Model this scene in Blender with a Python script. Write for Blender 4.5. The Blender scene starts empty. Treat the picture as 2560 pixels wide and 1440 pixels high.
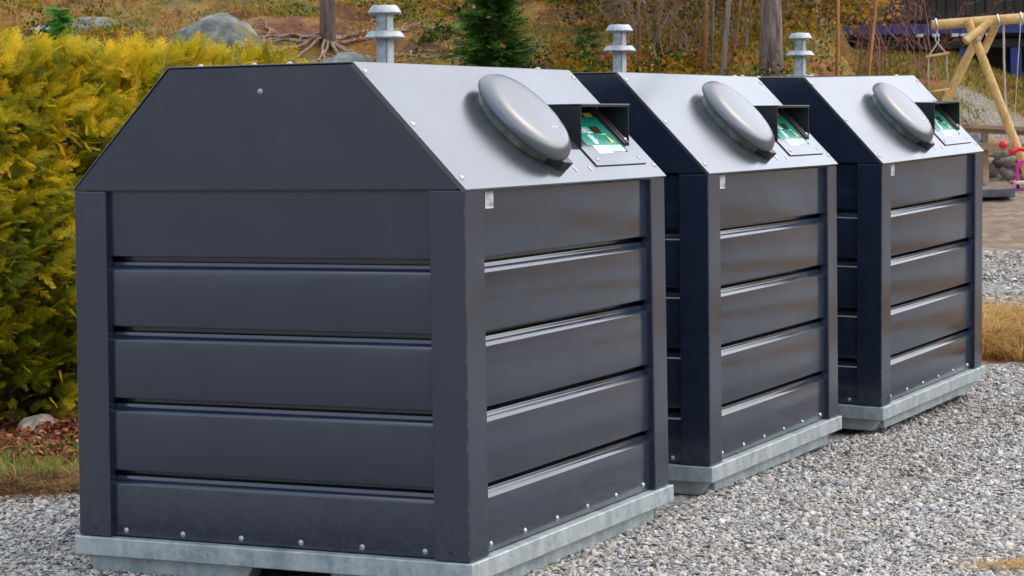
import bpy, bmesh, math, random
import numpy as np
from mathutils import Vector, Matrix, noise
R = math.radians
random.seed(7)
rng = np.random.default_rng(11)
scene = bpy.context.scene
col = scene.collection

# ------------------------------------------------------------------ camera
F = 5805.5; CX = 1280.0; CY = 321.0; CH = 1.4306; ROLL = 0.0158
cam_d = bpy.data.cameras.new('camera')
cam = bpy.data.objects.new('camera', cam_d); col.objects.link(cam)
cam_d.sensor_width = 36.0
cam_d.lens = F / 2560 * 36
cam_d.shift_y = -(720 - CY) / 2560
cam_d.clip_end = 500
cam_d.clip_start = 0.05
cam.matrix_world = Matrix.Translation((0, 0, CH)) @ Matrix.Rotation(R(90), 4, 'X') @ Matrix.Rotation(-ROLL, 4, 'Z')
cam_d.dof.use_dof = True
cam_d.dof.focus_distance = 8.6
cam_d.dof.aperture_fstop = 13.0
scene.camera = cam
scene.render.resolution_x = 1024; scene.render.resolution_y = 576

# ------------------------------------------------------------------ light
world = bpy.data.worlds.new('World'); scene.world = world; world.use_nodes = True
nt = world.node_tree
sky = nt.nodes.new('ShaderNodeTexSky'); sky.sky_type = 'NISHITA'; sky.sun_disc = False
SUN_EL, SUN_AZ = R(47), R(72)     # azimuth clockwise from +Y
sky.sun_elevation = SUN_EL; sky.sun_rotation = SUN_AZ
sky.air_density = 1.0; sky.dust_density = 4.0; sky.ozone_density = 1.0
bg = nt.nodes['Background']; bg.inputs[1].default_value = 0.15
mx = nt.nodes.new('ShaderNodeMix'); mx.data_type = 'RGBA'; mx.inputs[0].default_value = .45      # thin even cloud over the sky
mx.inputs[7].default_value = (5.0, 5.35, 6.0, 1)
nt.links.new(sky.outputs[0], mx.inputs[6]); nt.links.new(mx.outputs[2], bg.inputs[0])
sd = bpy.data.lights.new('sun', 'SUN'); sd.energy = 1.0; sd.angle = R(140); sd.color = (1, .985, .97)
so = bpy.data.objects.new('sun', sd); col.objects.link(so)
sdir = Vector((math.sin(SUN_AZ) * math.cos(SUN_EL), math.cos(SUN_AZ) * math.cos(SUN_EL), math.sin(SUN_EL)))
so.rotation_euler = sdir.to_track_quat('Z', 'Y').to_euler()
scene.view_settings.view_transform = 'Standard'; scene.view_settings.look = 'None'
scene.view_settings.exposure = 1.10; scene.view_settings.gamma = 1.0

# ------------------------------------------------------------------ material helpers
def mat(name):
    m = bpy.data.materials.new(name); m.use_nodes = True
    n = m.node_tree; b = n.nodes['Principled BSDF']
    return m, n, b
def N(n, t, **k):
    x = n.nodes.new(t)
    for a, v in k.items(): setattr(x, a, v)
    return x
def ramp(n, fac, stops, interp='LINEAR'):
    r = N(n, 'ShaderNodeValToRGB'); r.color_ramp.interpolation = interp
    e = r.color_ramp.elements
    while len(e) > 1: e.remove(e[-1])
    e[0].position = stops[0][0]; e[0].color = (*stops[0][1], 1)
    for p, c in stops[1:]:
        q = e.new(p); q.color = (*c, 1)
    n.links.new(fac, r.inputs[0]); return r.outputs[0]
def tex(n, kind, scale, detail=4, coord='Object', rough=.55, stretch=None, **k):
    tc = N(n, 'ShaderNodeTexCoord'); v = tc.outputs[coord]
    if stretch:
        mp = N(n, 'ShaderNodeMapping'); mp.inputs['Scale'].default_value = stretch
        n.links.new(v, mp.inputs[0]); v = mp.outputs[0]
    t = N(n, 'ShaderNodeTexNoise' if kind == 'noise' else 'ShaderNodeTexVoronoi', **k)
    t.inputs['Scale'].default_value = scale
    if kind == 'noise':
        t.inputs['Detail'].default_value = detail; t.inputs['Roughness'].default_value = rough
    n.links.new(v, t.inputs['Vector']); return t
def mix(n, fac, a, b, mode='MIX'):
    m = N(n, 'ShaderNodeMix', data_type='RGBA', blend_type=mode)
    for s, v in ((0, fac), (6, a), (7, b)):
        if hasattr(v, 'is_output') or isinstance(v, bpy.types.NodeSocket): n.links.new(v, m.inputs[s])
        elif isinstance(v, (int, float)): m.inputs[s].default_value = v
        else: m.inputs[s].default_value = (*v, 1)
    return m.outputs[2]
def bump(n, b, h, strength=.3, dist=.01):
    bp = N(n, 'ShaderNodeBump'); bp.inputs['Strength'].default_value = strength; bp.inputs['Distance'].default_value = dist
    n.links.new(h, bp.inputs['Height']); n.links.new(bp.outputs[0], b.inputs['Normal'])
def simple(name, c, rough=.6, metal=0., var=.0, vs=20, bs=0., ior=1.5):
    m, n, b = mat(name)
    b.inputs['Roughness'].default_value = rough; b.inputs['Metallic'].default_value = metal; b.inputs['IOR'].default_value = ior
    if var:
        t = tex(n, 'noise', vs, 6)
        o = ramp(n, t.outputs[0], [(.3, tuple(x * (1 - var) for x in c)), (.7, tuple(min(1, x * (1 + var)) for x in c))])
        n.links.new(o, b.inputs['Base Color'])
        if bs: bump(n, b, t.outputs[0], bs, .01)
    else: b.inputs['Base Color'].default_value = (*c, 1)
    return m

def paint(name, c, rough, ior):
    m, n, b = mat(name)
    t = tex(n, 'noise', 2.3, 3)
    c0 = ramp(n, t.outputs[0], [(.3, tuple(x * .92 for x in c)), (.7, tuple(x * 1.08 for x in c))])
    # settled dust and a few specks
    s = tex(n, 'noise', 9, 3)
    f = ramp(n, s.outputs[0], [(.45, (0, 0, 0)), (.8, (.02, .02, .02))])
    c1 = mix(n, f, c0, (.30, .29, .27))
    v = tex(n, 'voronoi', 60)
    g = ramp(n, v.outputs['Distance'], [(.02, (.12, .12, .12)), (.05, (0, 0, 0))])
    # dust splashed up from the gravel, thinning out with height
    tcz = N(n, 'ShaderNodeTexCoord'); sp = N(n, 'ShaderNodeSeparateXYZ'); n.links.new(tcz.outputs['Object'], sp.inputs[0])
    zr = N(n, 'ShaderNodeMapRange'); zr.inputs['From Min'].default_value = .12; zr.inputs['From Max'].default_value = .42; zr.inputs['To Min'].default_value = .05; zr.inputs['To Max'].default_value = .0
    n.links.new(sp.outputs[2], zr.inputs[0])
    sn = tex(n, 'noise', 34, 8, rough=.7); sf = ramp(n, sn.outputs[0], [(.42, (0, 0, 0)), (.72, (1, 1, 1))])
    mm = N(n, 'ShaderNodeMath', operation='MULTIPLY'); n.links.new(zr.outputs[0], mm.inputs[0]); n.links.new(sf, mm.inputs[1])
    c1 = mix(n, mm.outputs[0], c1, (.36, .34, .31))
    n.links.new(c1, b.inputs['Base Color'])
    r = tex(n, 'noise', 2.6, 3, rough=.5)
    mr = N(n, 'ShaderNodeMapRange'); mr.inputs['From Min'].default_value = .3; mr.inputs['From Max'].default_value = .7
    mr.inputs['To Min'].default_value = rough - .05; mr.inputs['To Max'].default_value = rough + .10
    n.links.new(r.outputs[0], mr.inputs[0]); n.links.new(mr.outputs[0], b.inputs['Roughness'])
    b.inputs['IOR'].default_value = ior
    w = tex(n, 'noise', 1.3, 0); bump(n, b, w.outputs[0], .25, .02)
    return m
PAINT = paint('anthracite_paint', (.012, .019, .036), .15, 1.72)
ROOFP = paint('anthracite_roof_sheet', (.032, .038, .047), .12, 1.97)
LIDP = paint('lid_paint', (.034, .042, .056), .27, 2.0)
HOODP = simple('hood_black', (.014, .016, .020), .42, var=.25, vs=9)
DARK = simple('dark_void', (.008, .008, .009), .8)
def galv(name, base, dark, ns=7):
    m, n, b = mat(name)
    a = tex(n, 'voronoi', 55); a.inputs['Randomness'].default_value = 1
    t = tex(n, 'noise', ns, 8, rough=.7)
    s = tex(n, 'noise', 16, 6, stretch=(1, 1, .12))
    c = ramp(n, t.outputs[0], [(.3, dark), (.68, base)])
    c = mix(n, .5, c, ramp(n, a.outputs['Color'], [(.2, (.75, .75, .75)), (.8, (1.15, 1.15, 1.15))]), 'MULTIPLY')
    sf = ramp(n, s.outputs[0], [(.45, (0, 0, 0)), (.75, (.5, .5, .5))])
    c = mix(n, sf, c, (.62, .63, .60))
    d = tex(n, 'noise', 42, 5)
    df = ramp(n, d.outputs[0], [(.62, (0, 0, 0)), (.72, (.5, .5, .5))])
    c = mix(n, df, c, (.16, .16, .14))
    mud = tex(n, 'noise', 11, 8, rough=.75)
    c = mix(n, ramp(n, mud.outputs[0], [(.56, (0, 0, 0)), (.70, (.55, .55, .55))]), c, (.20, .17, .12))
    n.links.new(c, b.inputs['Base Color'])
    b.inputs['Metallic'].default_value = .35; b.inputs['Roughness'].default_value = .5
    bump(n, b, t.outputs[0], .2, .004)
    return m
GALV = galv('galvanised_steel', (.40, .46, .47), (.22, .27, .28))
GALVP = galv('pipe_zinc', (.44, .48, .49), (.14, .17, .19), 26)
GALVR = galv('weathered_ring', (.24, .29, .24), (.09, .13, .10))
WELD = simple('weld_dark', (.10, .11, .11), .7, var=.6, vs=60)
STEEL = simple('bolt_steel', (.34, .35, .35), .42, .7, .3, 80)
GREEN = simple('sticker_green', (.01, .24, .16), .25)
MINT = simple('sticker_mint', (.32, .66, .58), .3)
WHITE = simple('sticker_white', (.78, .80, .80), .4)
PALEL = simple('print_pale', (.50, .78, .80), .4)
BLUEP = simple('print_blue', (.03, .16, .30), .4)
BROWN = simple('display_brown', (.05, .028, .016), .15)
YELL = simple('sticker_yellow', (.60, .48, .02), .5)
LEMON = simple('print_lemon', (.60, .58, .16), .5)
INK = simple('print_ink', (.05, .05, .06), .6)
GREYL = simple('label_grey', (.52, .53, .53), .5, var=.1, vs=60)
PLUM = simple('rail_plum', (.045, .035, .042), .45, var=.3, vs=30)

# ------------------------------------------------------------------ mesh helpers
def link(name, me, parent=None):
    o = bpy.data.objects.new(name, me); col.objects.link(o)
    if parent: o.parent = parent
    return o
def bm_obj(name, bm, m, parent=None, smooth=False, bevel=0, seg=2):
    bmesh.ops.recalc_face_normals(bm, faces=bm.faces[:])
    me = bpy.data.meshes.new(name); bm.to_mesh(me); bm.free()
    for x in (m if isinstance(m, (list, tuple)) else [m]): me.materials.append(x)
    if smooth:
        me.polygons.foreach_set('use_smooth', [True] * len(me.polygons))
    o = link(name, me, parent)
    if bevel:
        b = o.modifiers.new('bevel', 'BEVEL'); b.width = bevel; b.segments = seg; b.limit_method = 'ANGLE'; b.angle_limit = R(35)
        b.harden_normals = False
    return o
def fast(name, v, f, m, parent=None, rnd=None, smooth=False, extra=None):
    """v (n,3), f (k,q) constant size polygons"""
    v = np.asarray(v, np.float32); f = np.asarray(f, np.int32); k, q = f.shape
    me = bpy.data.meshes.new(name)
    me.vertices.add(len(v)); me.vertices.foreach_set('co', v.ravel())
    me.loops.add(k * q); me.loops.foreach_set('vertex_index', f.ravel())
    me.polygons.add(k); me.polygons.foreach_set('loop_start', np.arange(k, dtype=np.int32) * q)
    try: me.polygons.foreach_set('loop_total', np.full(k, q, np.int32))
    except Exception: pass
    if smooth: me.polygons.foreach_set('use_smooth', np.ones(k, bool))
    me.update(calc_edges=True)
    for nm, a in ((('rnd', rnd),) if rnd is not None else ()) + tuple((extra or {}).items()):
        at = me.attributes.new(nm, 'FLOAT', 'POINT'); at.data.foreach_set('value', np.asarray(a, np.float32))
    me.materials.append(m)
    return link(name, me, parent)
def box(bm, x0, x1, y0, y1, z0, z1, M=None, mi=0):
    P = [(x, y, z) for z in (z0, z1) for y in (y0, y1) for x in (x0, x1)]
    v = [bm.verts.new(M @ Vector(p) if M else p) for p in P]
    for q in ((0, 2, 3, 1), (4, 5, 7, 6), (0, 1, 5, 4), (2, 6, 7, 3), (0, 4, 6, 2), (1, 3, 7, 5)):
        bm.faces.new([v[i] for i in q]).material_index = mi
def prism(bm, poly, a, b, M=None):
    """poly: list of 3D points (planar), extruded by vector b-a"""
    d = Vector(b) - Vector(a)
    A = [Vector(p) for p in poly]; B = [p + d for p in A]
    if M: A = [M @ p for p in A]; B = [M @ p for p in B]
    va = [bm.verts.new(p) for p in A]; vb = [bm.verts.new(p) for p in B]
    bm.faces.new(va); bm.faces.new(vb[::-1]); n = len(poly)
    for i in range(n): bm.faces.new((va[i], va[(i + 1) % n], vb[(i + 1) % n], vb[i]))
def lathe(bm, prof, M=None, seg=32):
    rings = []
    for r, h in prof:
        if r < 1e-6: rings.append([bm.verts.new(M @ Vector((0, 0, h)) if M else (0, 0, h))])
        else:
            ring = []
            for i in range(seg):
                a = 2 * math.pi * i / seg; p = Vector((r * math.cos(a), r * math.sin(a), h))
                ring.append(bm.verts.new(M @ p if M else p))
            rings.append(ring)
    for A, B in zip(rings, rings[1:]):
        for i in range(seg):
            j = (i + 1) % seg
            if len(A) == 1 and len(B) == 1: continue
            if len(A) == 1: bm.faces.new((A[0], B[i], B[j]))
            elif len(B) == 1: bm.faces.new((A[i], A[j], B[0]))
            else: bm.faces.new((A[i], A[j], B[j], B[i]))
def tube(bm, pts, rad, sides=8, cap=True):
    pts = [Vector(p) for p in pts]
    if not isinstance(rad, (list, tuple)): rad = [rad] * len(pts)
    up = None; rings = []
    for i, p in enumerate(pts):
        t = (pts[min(i + 1, len(pts) - 1)] - pts[max(i - 1, 0)]).normalized()
        if up is None:
            up = t.orthogonal().normalized()
        up = (up - t * up.dot(t)).normalized(); w = t.cross(up)
        rings.append([bm.verts.new(p + (up * math.cos(2 * math.pi * k / sides) + w * math.sin(2 * math.pi * k / sides)) * rad[i]) for k in range(sides)])
    for A, B in zip(rings, rings[1:]):
        for k in range(sides): bm.faces.new((A[k], A[(k + 1) % sides], B[(k + 1) % sides], B[k]))
    if cap: bm.faces.new(rings[0][::-1]); bm.faces.new(rings[-1])
def tag(o, label=None, cat=None, group=None, kind=None):
    if label: o['label'] = label
    if cat: o['category'] = cat
    if group: o['group'] = group
    if kind: o['kind'] = kind
    return o
def empty(name, loc):
    o = bpy.data.objects.new(name, None); col.objects.link(o); o.location = loc; o.empty_display_size = .1; return o
def kids(o): return [c for c in bpy.data.objects if c.parent == o]
def copy_tree(o, parent=None):
    c = o.copy(); col.objects.link(c); c.parent = parent
    for ch in kids(o): copy_tree(ch, c)
    return c
def at(u, v, Y):
    """point seen at photograph pixel u,v at depth Y"""
    X = (u - CX) / F * Y; Z = (CY - v) / F * Y
    c, s = math.cos(ROLL), math.sin(ROLL)
    return Vector((X * c + Z * s, Y, CH - X * s + Z * c))

# ------------------------------------------------------------------ terrain
PL = np.array([(-80, 12), (-50, 7), (-30, 2.), (-12, .0), (7, 0), (9.2, .0), (9.9, .06), (11.2, .09), (13, .25), (15, .9), (17, 1.7), (19, 2.03), (21, 2.38), (23, 2.8), (26, 3.6), (32, 5.8), (45, 11), (90, 22)])  # rows behind the camera: unseen hills added to darken reflections
PR = np.array([(-80, 12), (-50, 7), (-30, 2.), (-12, .0), (9.5, 0), (11, -.03), (13.5, -.01), (15, .03), (17, .12), (20, .42), (23, .86), (24.2, 1.28), (26, 1.6), (28, 1.9), (34, 2.4), (45, 4), (90, 16)])
def sm(a, b, x):
    t = np.clip((x - a) / (b - a), 0, 1); return t * t * (3 - 2 * t)
def hbase(X, Y):
    X = np.asarray(X, float); Y = np.asarray(Y, float)
    l = np.interp(Y, PL[:, 0], PL[:, 1]); r = np.interp(Y, PR[:, 0], PR[:, 1])
    # the gravel yard reaches further back behind the containers than beside them
    q = -(X + .146) * .904 + (Y - 7) * .427
    yard = sm(2.3, 1.7, q) * sm(15.5, 13.2, Y)
    l = l * (1 - yard) + r * yard
    a = X / np.maximum(Y, 1)
    k = sm(19.0, 22, Y)
    w = sm(.125, .205 * (1 - k) + .147 * k, a) * (Y > 3)
    h = l * (1 - w) + r * w
    # bank falling from left to right in front of the house
    h = h + np.interp(a, [.122, .143, .19, .225, .26], [0, .50, .36, -.10, -.2]) * sm(22.8, 25.5, Y) * sm(30, 27.5, Y) * (Y > 15)
    far = np.hypot(X, Y - 12)
    h = h + sm(26, 60, np.abs(X)) * 9  # unseen side hills added so the panels reflect dark ground, not sky
    return h
def hn(x, y):
    """relief of the hillside"""
    a = min(1, max(0, (y - 14) / 4))
    q = -(x + .146) * .904 + (y - 7) * .427
    g = min(1, max(0, (q - 2.0) / .8)) * (1 if y > 3 else 0)
    n1 = noise.noise(Vector((x * .7, y * .7, 3))) * .20 + noise.noise(Vector((x * 2.1, y * 2.1, 9))) * .09 + noise.noise(Vector((x * 6, y * 6, 1))) * .03
    right = min(1, max(0, (x / max(y, 1) - .13) / .06))
    n2 = noise.noise(Vector((x * 5, y * 5, 7))) * .02 + noise.noise(Vector((x * 1.3, y * 1.3, 2))) * .02
    return a * n1 * (1 - right * .8) + g * n2 + noise.noise(Vector((x * .8, y * .8, 5))) * .006
def H(x, y): return float(hbase(x, y)) + hn(x, y)

def make_ground():
    def axis(segs):
        out = []
        for a, b, s in segs: out += list(np.arange(a, b, s))
        return out
    xs = axis([(-80, -20, 6), (-20, -6, 1.2), (-6, -3, .2), (-3, 7, .07), (7, 12, .4), (12, 30, 2), (30, 81, 6)])
    ys = axis([(-80, -10, 6), (-10, 6, 1.), (6, 9, .1), (9, 27, .07), (27, 34, .3), (34, 50, 1.5), (50, 91, 6)])
    nx, ny = len(xs), len(ys)
    XX, YY = np.meshgrid(xs, ys)
    Z = hbase(XX, YY)
    near = [(i, j) for j in range(ny) for i in range(nx)]
    for j in range(ny):
        for i in range(nx): Z[j, i] += hn(xs[i], ys[j])
    v = np.stack([XX, YY, Z], -1).reshape(-1, 3)
    idx = np.arange(nx * ny).reshape(ny, nx)
    f = np.stack([idx[:-1, :-1], idx[:-1, 1:], idx[1:, 1:], idx[1:, :-1]], -1).reshape(-1, 4)
    X, Y = v[:, 0], v[:, 1]
    q = -(X + .146) * .904 + (Y - 7) * .427
    wob = np.array([noise.noise(Vector((x * 1.8, y * 1.8, 0))) * .35 + noise.noise(Vector((x * 6, y * 6, 0))) * .12 if abs(x) < 14 and 5 < y < 35 else 0 for x, y in zip(X, Y)])
    a = X / np.maximum(Y, 1)
    right = a > .165
    # gravel: yard in front, strip between yard and playground
    g1 = np.clip(((1.95 + wob * .5 - q) / .25), 0, 1) * (Y < 13.6 + wob)
    g1 = np.where((Y < 9.25 + wob * .4 + (X + 2) * .0) | (X > -1.0), g1, 0) 
    g1 = np.maximum(g1, (Y < 9.15 + wob * .35) & (X < 0))
    g2 = np.clip((Y - 15.6 - wob) / .4, 0, 1) * np.clip((19.5 + wob - Y) / .8, 0, 1) * (a > .168)
    g3 = np.clip((Y - 23.8) / .3, 0, 1) * np.clip((25.6 + wob * 1.5 - Y) / .3, 0, 1) * np.clip((a - .186) / .006, 0, 1)
    grav = np.clip(g1 + g2 + g3 * .62, 0, 1)
    soil = np.clip((Y - 18.7) / .3, 0, 1) * np.clip((23.4 - Y) / .3, 0, 1) * (a > .16)
    moss = np.clip(wob * 2 + .2, 0, 1)
    m, n, b = mat('ground_cover')
    at_g = N(n, 'ShaderNodeAttribute', attribute_name='gravel'); at_s = N(n, 'ShaderNodeAttribute', attribute_name='soil')
    vo = tex(n, 'voronoi', 42); vo2 = tex(n, 'voronoi', 95)
    gc = ramp(n, vo.outputs['Color'], [(.1, (.12, .13, .14)), (.4, (.26, .27, .27)), (.7, (.40, .41, .40)), (.92, (.58, .57, .53))])
    gc2 = ramp(n, vo2.outputs['Color'], [(.1, (.14, .14, .14)), (.5, (.30, .29, .27)), (.9, (.5, .5, .48))])
    gc = mix(n, .45, gc, gc2)
    ed = ramp(n, vo.outputs['Distance'], [(.25, (1, 1, 1)), (.75, (.25, .23, .21))])
    gc = mix(n, .8, gc, ed, 'MULTIPLY')
    t1 = tex(n, 'noise', 1.1, 8, rough=.7); t2 = tex(n, 'noise', 7, 8, rough=.7); t3 = tex(n, 'noise', 26, 5)
    ec = ramp(n, t1.outputs[0], [(.33, (0.0493, 0.01591, 0.002856)), (.41, (0.1972, 0.05304, 0.00476)), (.46, (0.3944, 0.1591, 0.003808)), (.51, (0.3352, 0.2387, 0.003808)), (.56, (0.08874, 0.1149, 0.002856)), (.61, (0.2958, 0.221, 0.00476)), (.68, (0.2761, 0.0884, 0.005712))])
    e2 = ramp(n, t2.outputs[0], [(.35, (0.014, 0.0056, 0.0028)), (.5, (0.098, 0.0315, 0.007)), (.68, (0.238, 0.112, 0.0245))])
    ec = mix(n, .5, ec, e2)
    ec = mix(n, .6, ec, ramp(n, t3.outputs[0], [(.3, (.25, .22, .2)), (.65, (1, 1, 1))]), 'MULTIPLY')
    sc = ramp(n, t2.outputs[0], [(.3, (.09, .065, .045)), (.5, (.17, .125, .085)), (.7, (.28, .23, .16))])
    c = mix(n, at_s.outputs['Fac'], ec, sc)
    c = mix(n, at_g.outputs['Fac'], c, gc)
    n.links.new(c, b.inputs['Base Color']); b.inputs['Roughness'].default_value = .9
    bump(n, b, mix(n, at_g.outputs['Fac'], t3.outputs[0], vo.outputs['Distance']), .6, .02)
    o = fast('ground', v, f, m, smooth=True, extra={'gravel': grav, 'soil': soil})
    tag(o, kind='structure')
make_ground()

# ------------------------------------------------------------------ scatter helper
def inst(pv, pf, locs, mats, scale=None):
    pv = np.asarray(pv, float); pf = np.asarray(pf, int); n = len(locs)
    V = np.einsum('nij,kj->nki', mats, pv)
    if scale is not None: V = V * np.asarray(scale).reshape(n, 1, -1)
    V = V + np.asarray(locs)[:, None, :]
    Fc = pf[None] + (np.arange(n) * len(pv))[:, None, None]
    return V.reshape(-1, 3), Fc.reshape(-1, pf.shape[1])
def frames(dirs, roll=None):
    """rotation matrices whose local +Y goes along dirs; local Z near world up turned by roll"""
    d = dirs / np.linalg.norm(dirs, axis=1, keepdims=True); n = len(d)
    up = np.tile([0., 0, 1], (n, 1)) + rng.normal(0, .01, (n, 3))
    x = np.cross(d, up); x /= np.linalg.norm(x, axis=1, keepdims=True); z = np.cross(x, d)
    if roll is None: roll = rng.uniform(-math.pi, math.pi, n)
    c, s = np.cos(roll)[:, None], np.sin(roll)[:, None]
    x2 = x * c + z * s; z2 = -x * s + z * c
    return np.stack([x2, d, z2], -1)
def Hv(X, Y): return np.array([H(x, y) for x, y in zip(X, Y)])

# ------------------------------------------------------------------ gravel chips
def gravel():
    m, n, b = mat('gravel_chips')
    g = N(n, 'ShaderNodeNewGeometry')
    c = ramp(n, g.outputs['Random Per Island'], [(0, (.13, .13, .135)), (.15, (.235, .235, .23)), (.4, (.36, .355, .34)), (.60, (.45, .435, .41)), (.78, (.54, .525, .49)), (.90, (.38, .30, .22)), (1, (.66, .645, .61))])
    t = tex(n, 'noise', 60, 4); c = mix(n, .5, c, ramp(n, t.outputs[0], [(.3, (.6, .6, .6)), (.7, (1.1, 1.1, 1.1))]), 'MULTIPLY')
    big = tex(n, 'noise', 1.5, 5)
    c = mix(n, ramp(n, big.outputs[0], [(.42, (0, 0, 0)), (.7, (.45, .45, .45))]), c, (.30, .24, .17))
    n.links.new(c, b.inputs['Base Color']); b.inputs['Roughness'].default_value = .75
    P = []
    def area(n_, x0, x1, y0, y1):
        P.append(np.stack([rng.uniform(x0, x1, n_), rng.uniform(y0, y1, n_)], 1))
    area(115000, -.6, 2.6, 6.9, 9.4); area(80000, .6, 3.6, 9.4, 13.6); area(30000, -2.6, -1.1, 7.2, 9.5); area(12000, -1.4, -.2, 6.8, 7.4)
    area(36000, 2.6, 5.0, 15.2, 20.5)
    P = np.concatenate(P); X, Y = P.T
    q = -(X + .146) * .904 + (Y - 7) * .427
    a = X / Y
    nz = np.array([noise.noise(Vector((x * 1.8, y * 1.8, 0))) * .35 + noise.noise(Vector((x * 6, y * 6, 0))) * .12 for x, y in P])
    inside = (q > .06) & (q < 1.36) & (((X + .146) * .427 + (Y - 7) * .904) > .05) & (((X + .146) * .427 + (Y - 7) * .904) < 5.8)
    ok = ~inside & (a > -.24) & (a < .245) & (((X > -1) & (q < 1.9 + nz * .5)) | (Y < 9.17 + nz * .35)) & ((Y < 13.7 + nz) | ((a > .17) & (Y > 15.5 + nz) & (Y < 19.3 + nz)))
    X, Y = X[ok], Y[ok]; n_ = len(X)
    size = np.minimum(rng.lognormal(0, .45, n_) * .0058, .017) * np.where(Y > 14, 1.7, 1)
    Z = hbase(X, Y) + np.array([noise.noise(Vector((x * .8, y * .8, 5))) * .006 for x, y in zip(X, Y)]) + size * .25 + rng.uniform(0, .006, n_)
    base = np.array([(-1, -.55, -.5), (.9, -.8, -.4), (1.1, .5, -.5), (-.7, .85, -.45), (-.75, -.4, .5), (.55, -.6, .35), (.8, .3, .55), (-.45, .6, .4)])
    f = np.array([(0, 3, 2, 1), (4, 5, 6, 7), (0, 1, 5, 4), (1, 2, 6, 5), (2, 3, 7, 6), (3, 0, 4, 7)])
    d = rng.normal(0, 1, (n_, 3)); d[:, 2] *= .35
    M = frames(d, rng.normal(0, .5, n_))
    V = base[None] * (1 + rng.uniform(-.3, .3, (n_, 8, 3))) * np.array([.85, 1.4, .34]) * size[:, None, None]
    V = np.einsum('nij,nkj->nki', M, V) + np.stack([X, Y, Z], 1)[:, None]
    Fc = f[None] + (np.arange(n_) * 8)[:, None, None]
    tag(fast('gravel', V.reshape(-1, 3), Fc.reshape(-1, 4), m), 'crushed grey stone chips covering the yard around the containers', 'gravel', kind='stuff')
gravel()

# ------------------------------------------------------------------ the container
W, D, ZT, ZR, SX = 1.4285, 1.6368, 1.25, 1.6406, .3771
SL = math.hypot(SX, ZR - ZT)
ZB = .12
def slopeM(y, t, h=0):
    """frame on the front slope: local X along the container, local Y up the slope, Z outwards"""
    up = Vector((-SX, 0, ZR - ZT)) / SL; n = Vector((ZR - ZT, 0, SX)) / SL; e = Vector((0, 1, 0))
    p = Vector((0, y, ZT)) + up * t + n * h
    return Matrix(((e.x, up.x, n.x, p.x), (e.y, up.y, n.y, p.y), (e.z, up.z, n.z, p.z), (0, 0, 0, 1)))
def faceM(origin, ex, ey):
    ex = Vector(ex).normalized(); ey = Vector(ey).normalized(); n = ex.cross(ey); o = Vector(origin)
    return Matrix(((ex.x, ey.x, n.x, o.x), (ex.y, ey.y, n.y, o.y), (ex.z, ey.z, n.z, o.z), (0, 0, 0, 1)))
def bolt(parent, M, r=.0085, h=.006):
    bm = bmesh.new()
    lathe(bm, [(0, h), (r * .45, h * .93), (r * .8, h * .6), (r, 0.0012), (r * 1.12, .001), (r * 1.12, -.001)], M, 14)
    return bm_obj('bolt', bm, STEEL, parent, smooth=True)
def cladding(name, length, M, parent):
    """five sheet-metal boards; local X along, Y up, Z outwards (0 = board face)"""
    bm = bmesh.new()
    zs = [1.25, 1.0235, .7955, .562, .3268, ZB + .004]
    for k in range(5):
        top = zs[k] - (.009 if k else .0); bot = zs[k + 1] + (.010 if k < 4 else 0)
        if k == 0: prof = [(-.03, top), (0, top)]
        else:
            prof = [(-.03, top), (-.020, top), (-.018, top - .003)]
            prof += [(-.0176, top - .0085), (-.0160, top - .0110), (-.0125, top - .0140), (-.0022, top - .0235), (-.0007, top - .0255), (0, top - .0285)]
        prof += [(0, bot + .006), (-.0012, bot + .002), (-.004, bot), (-.045, bot)]
        e = .028
        secs = [(0, 1.), (.004, .88), (.010, .55), (.018, .25), (e, 0)]
        st = [(x, s) for x, s in secs] + [(length - x, s) for x, s in reversed(secs)]
        rings = []
        for x, s in st:
            ring = []
            for i, (d, z) in enumerate(prof):
                dd = d
                if k and z > top - .034 and d > -.0199: dd = d - s * .010 * (1 - (top - z) / .034)
                dd = max(dd - s * .004, -.045)
                ring.append(bm.verts.new(M @ Vector((x, z, dd))))
            rings.append(ring)
        for A, B in zip(rings, rings[1:]):
            for i in range(len(prof) - 1): bm.faces.new((A[i], B[i], B[i + 1], A[i + 1]))
        bm.faces.new(rings[0]); bm.faces.new(rings[-1][::-1])
    o = bm_obj(name, bm, PAINT, parent, smooth=True)
    for p in o.data.polygons: pass
    o.data.set_sharp_from_angle(angle=R(50)) if hasattr(o.data, 'set_sharp_from_angle') else None
    return o
def ring_frame(bm, o, z0, z1, t):
    """rectangular frame ring outer offset o from the body outline, wall thickness t"""
    x0, x1, y0, y1 = -W - o, o, -o, D + o
    box(bm, x0, x1, y0, y0 + t, z0, z1); box(bm, x0, x1, y1 - t, y1, z0, z1)
    box(bm, x0, x0 + t, y0 + t, y1 - t, z0, z1); box(bm, x1 - t, x1, y0 + t, y1 - t, z0, z1)
def text_mesh(s, size, M, name, m, parent, bold=.0, squeeze=1.):
    cu = bpy.data.curves.new('txt', 'FONT'); cu.body = s; cu.size = size; cu.extrude = .0003; cu.offset = bold; cu.resolution_u = 2
    t = bpy.data.objects.new('txt', cu); col.objects.link(t)
    dg = bpy.context.evaluated_depsgraph_get(); dg.update()
    me = bpy.data.meshes.new_from_object(t.evaluated_get(dg))
    bpy.data.objects.remove(t); bpy.data.curves.remove(cu)
    me.transform(M @ Matrix.Diagonal((squeeze, 1, 1, 1))); me.materials.clear(); me.materials.append(m)
    return link(name, me, parent)

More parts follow.
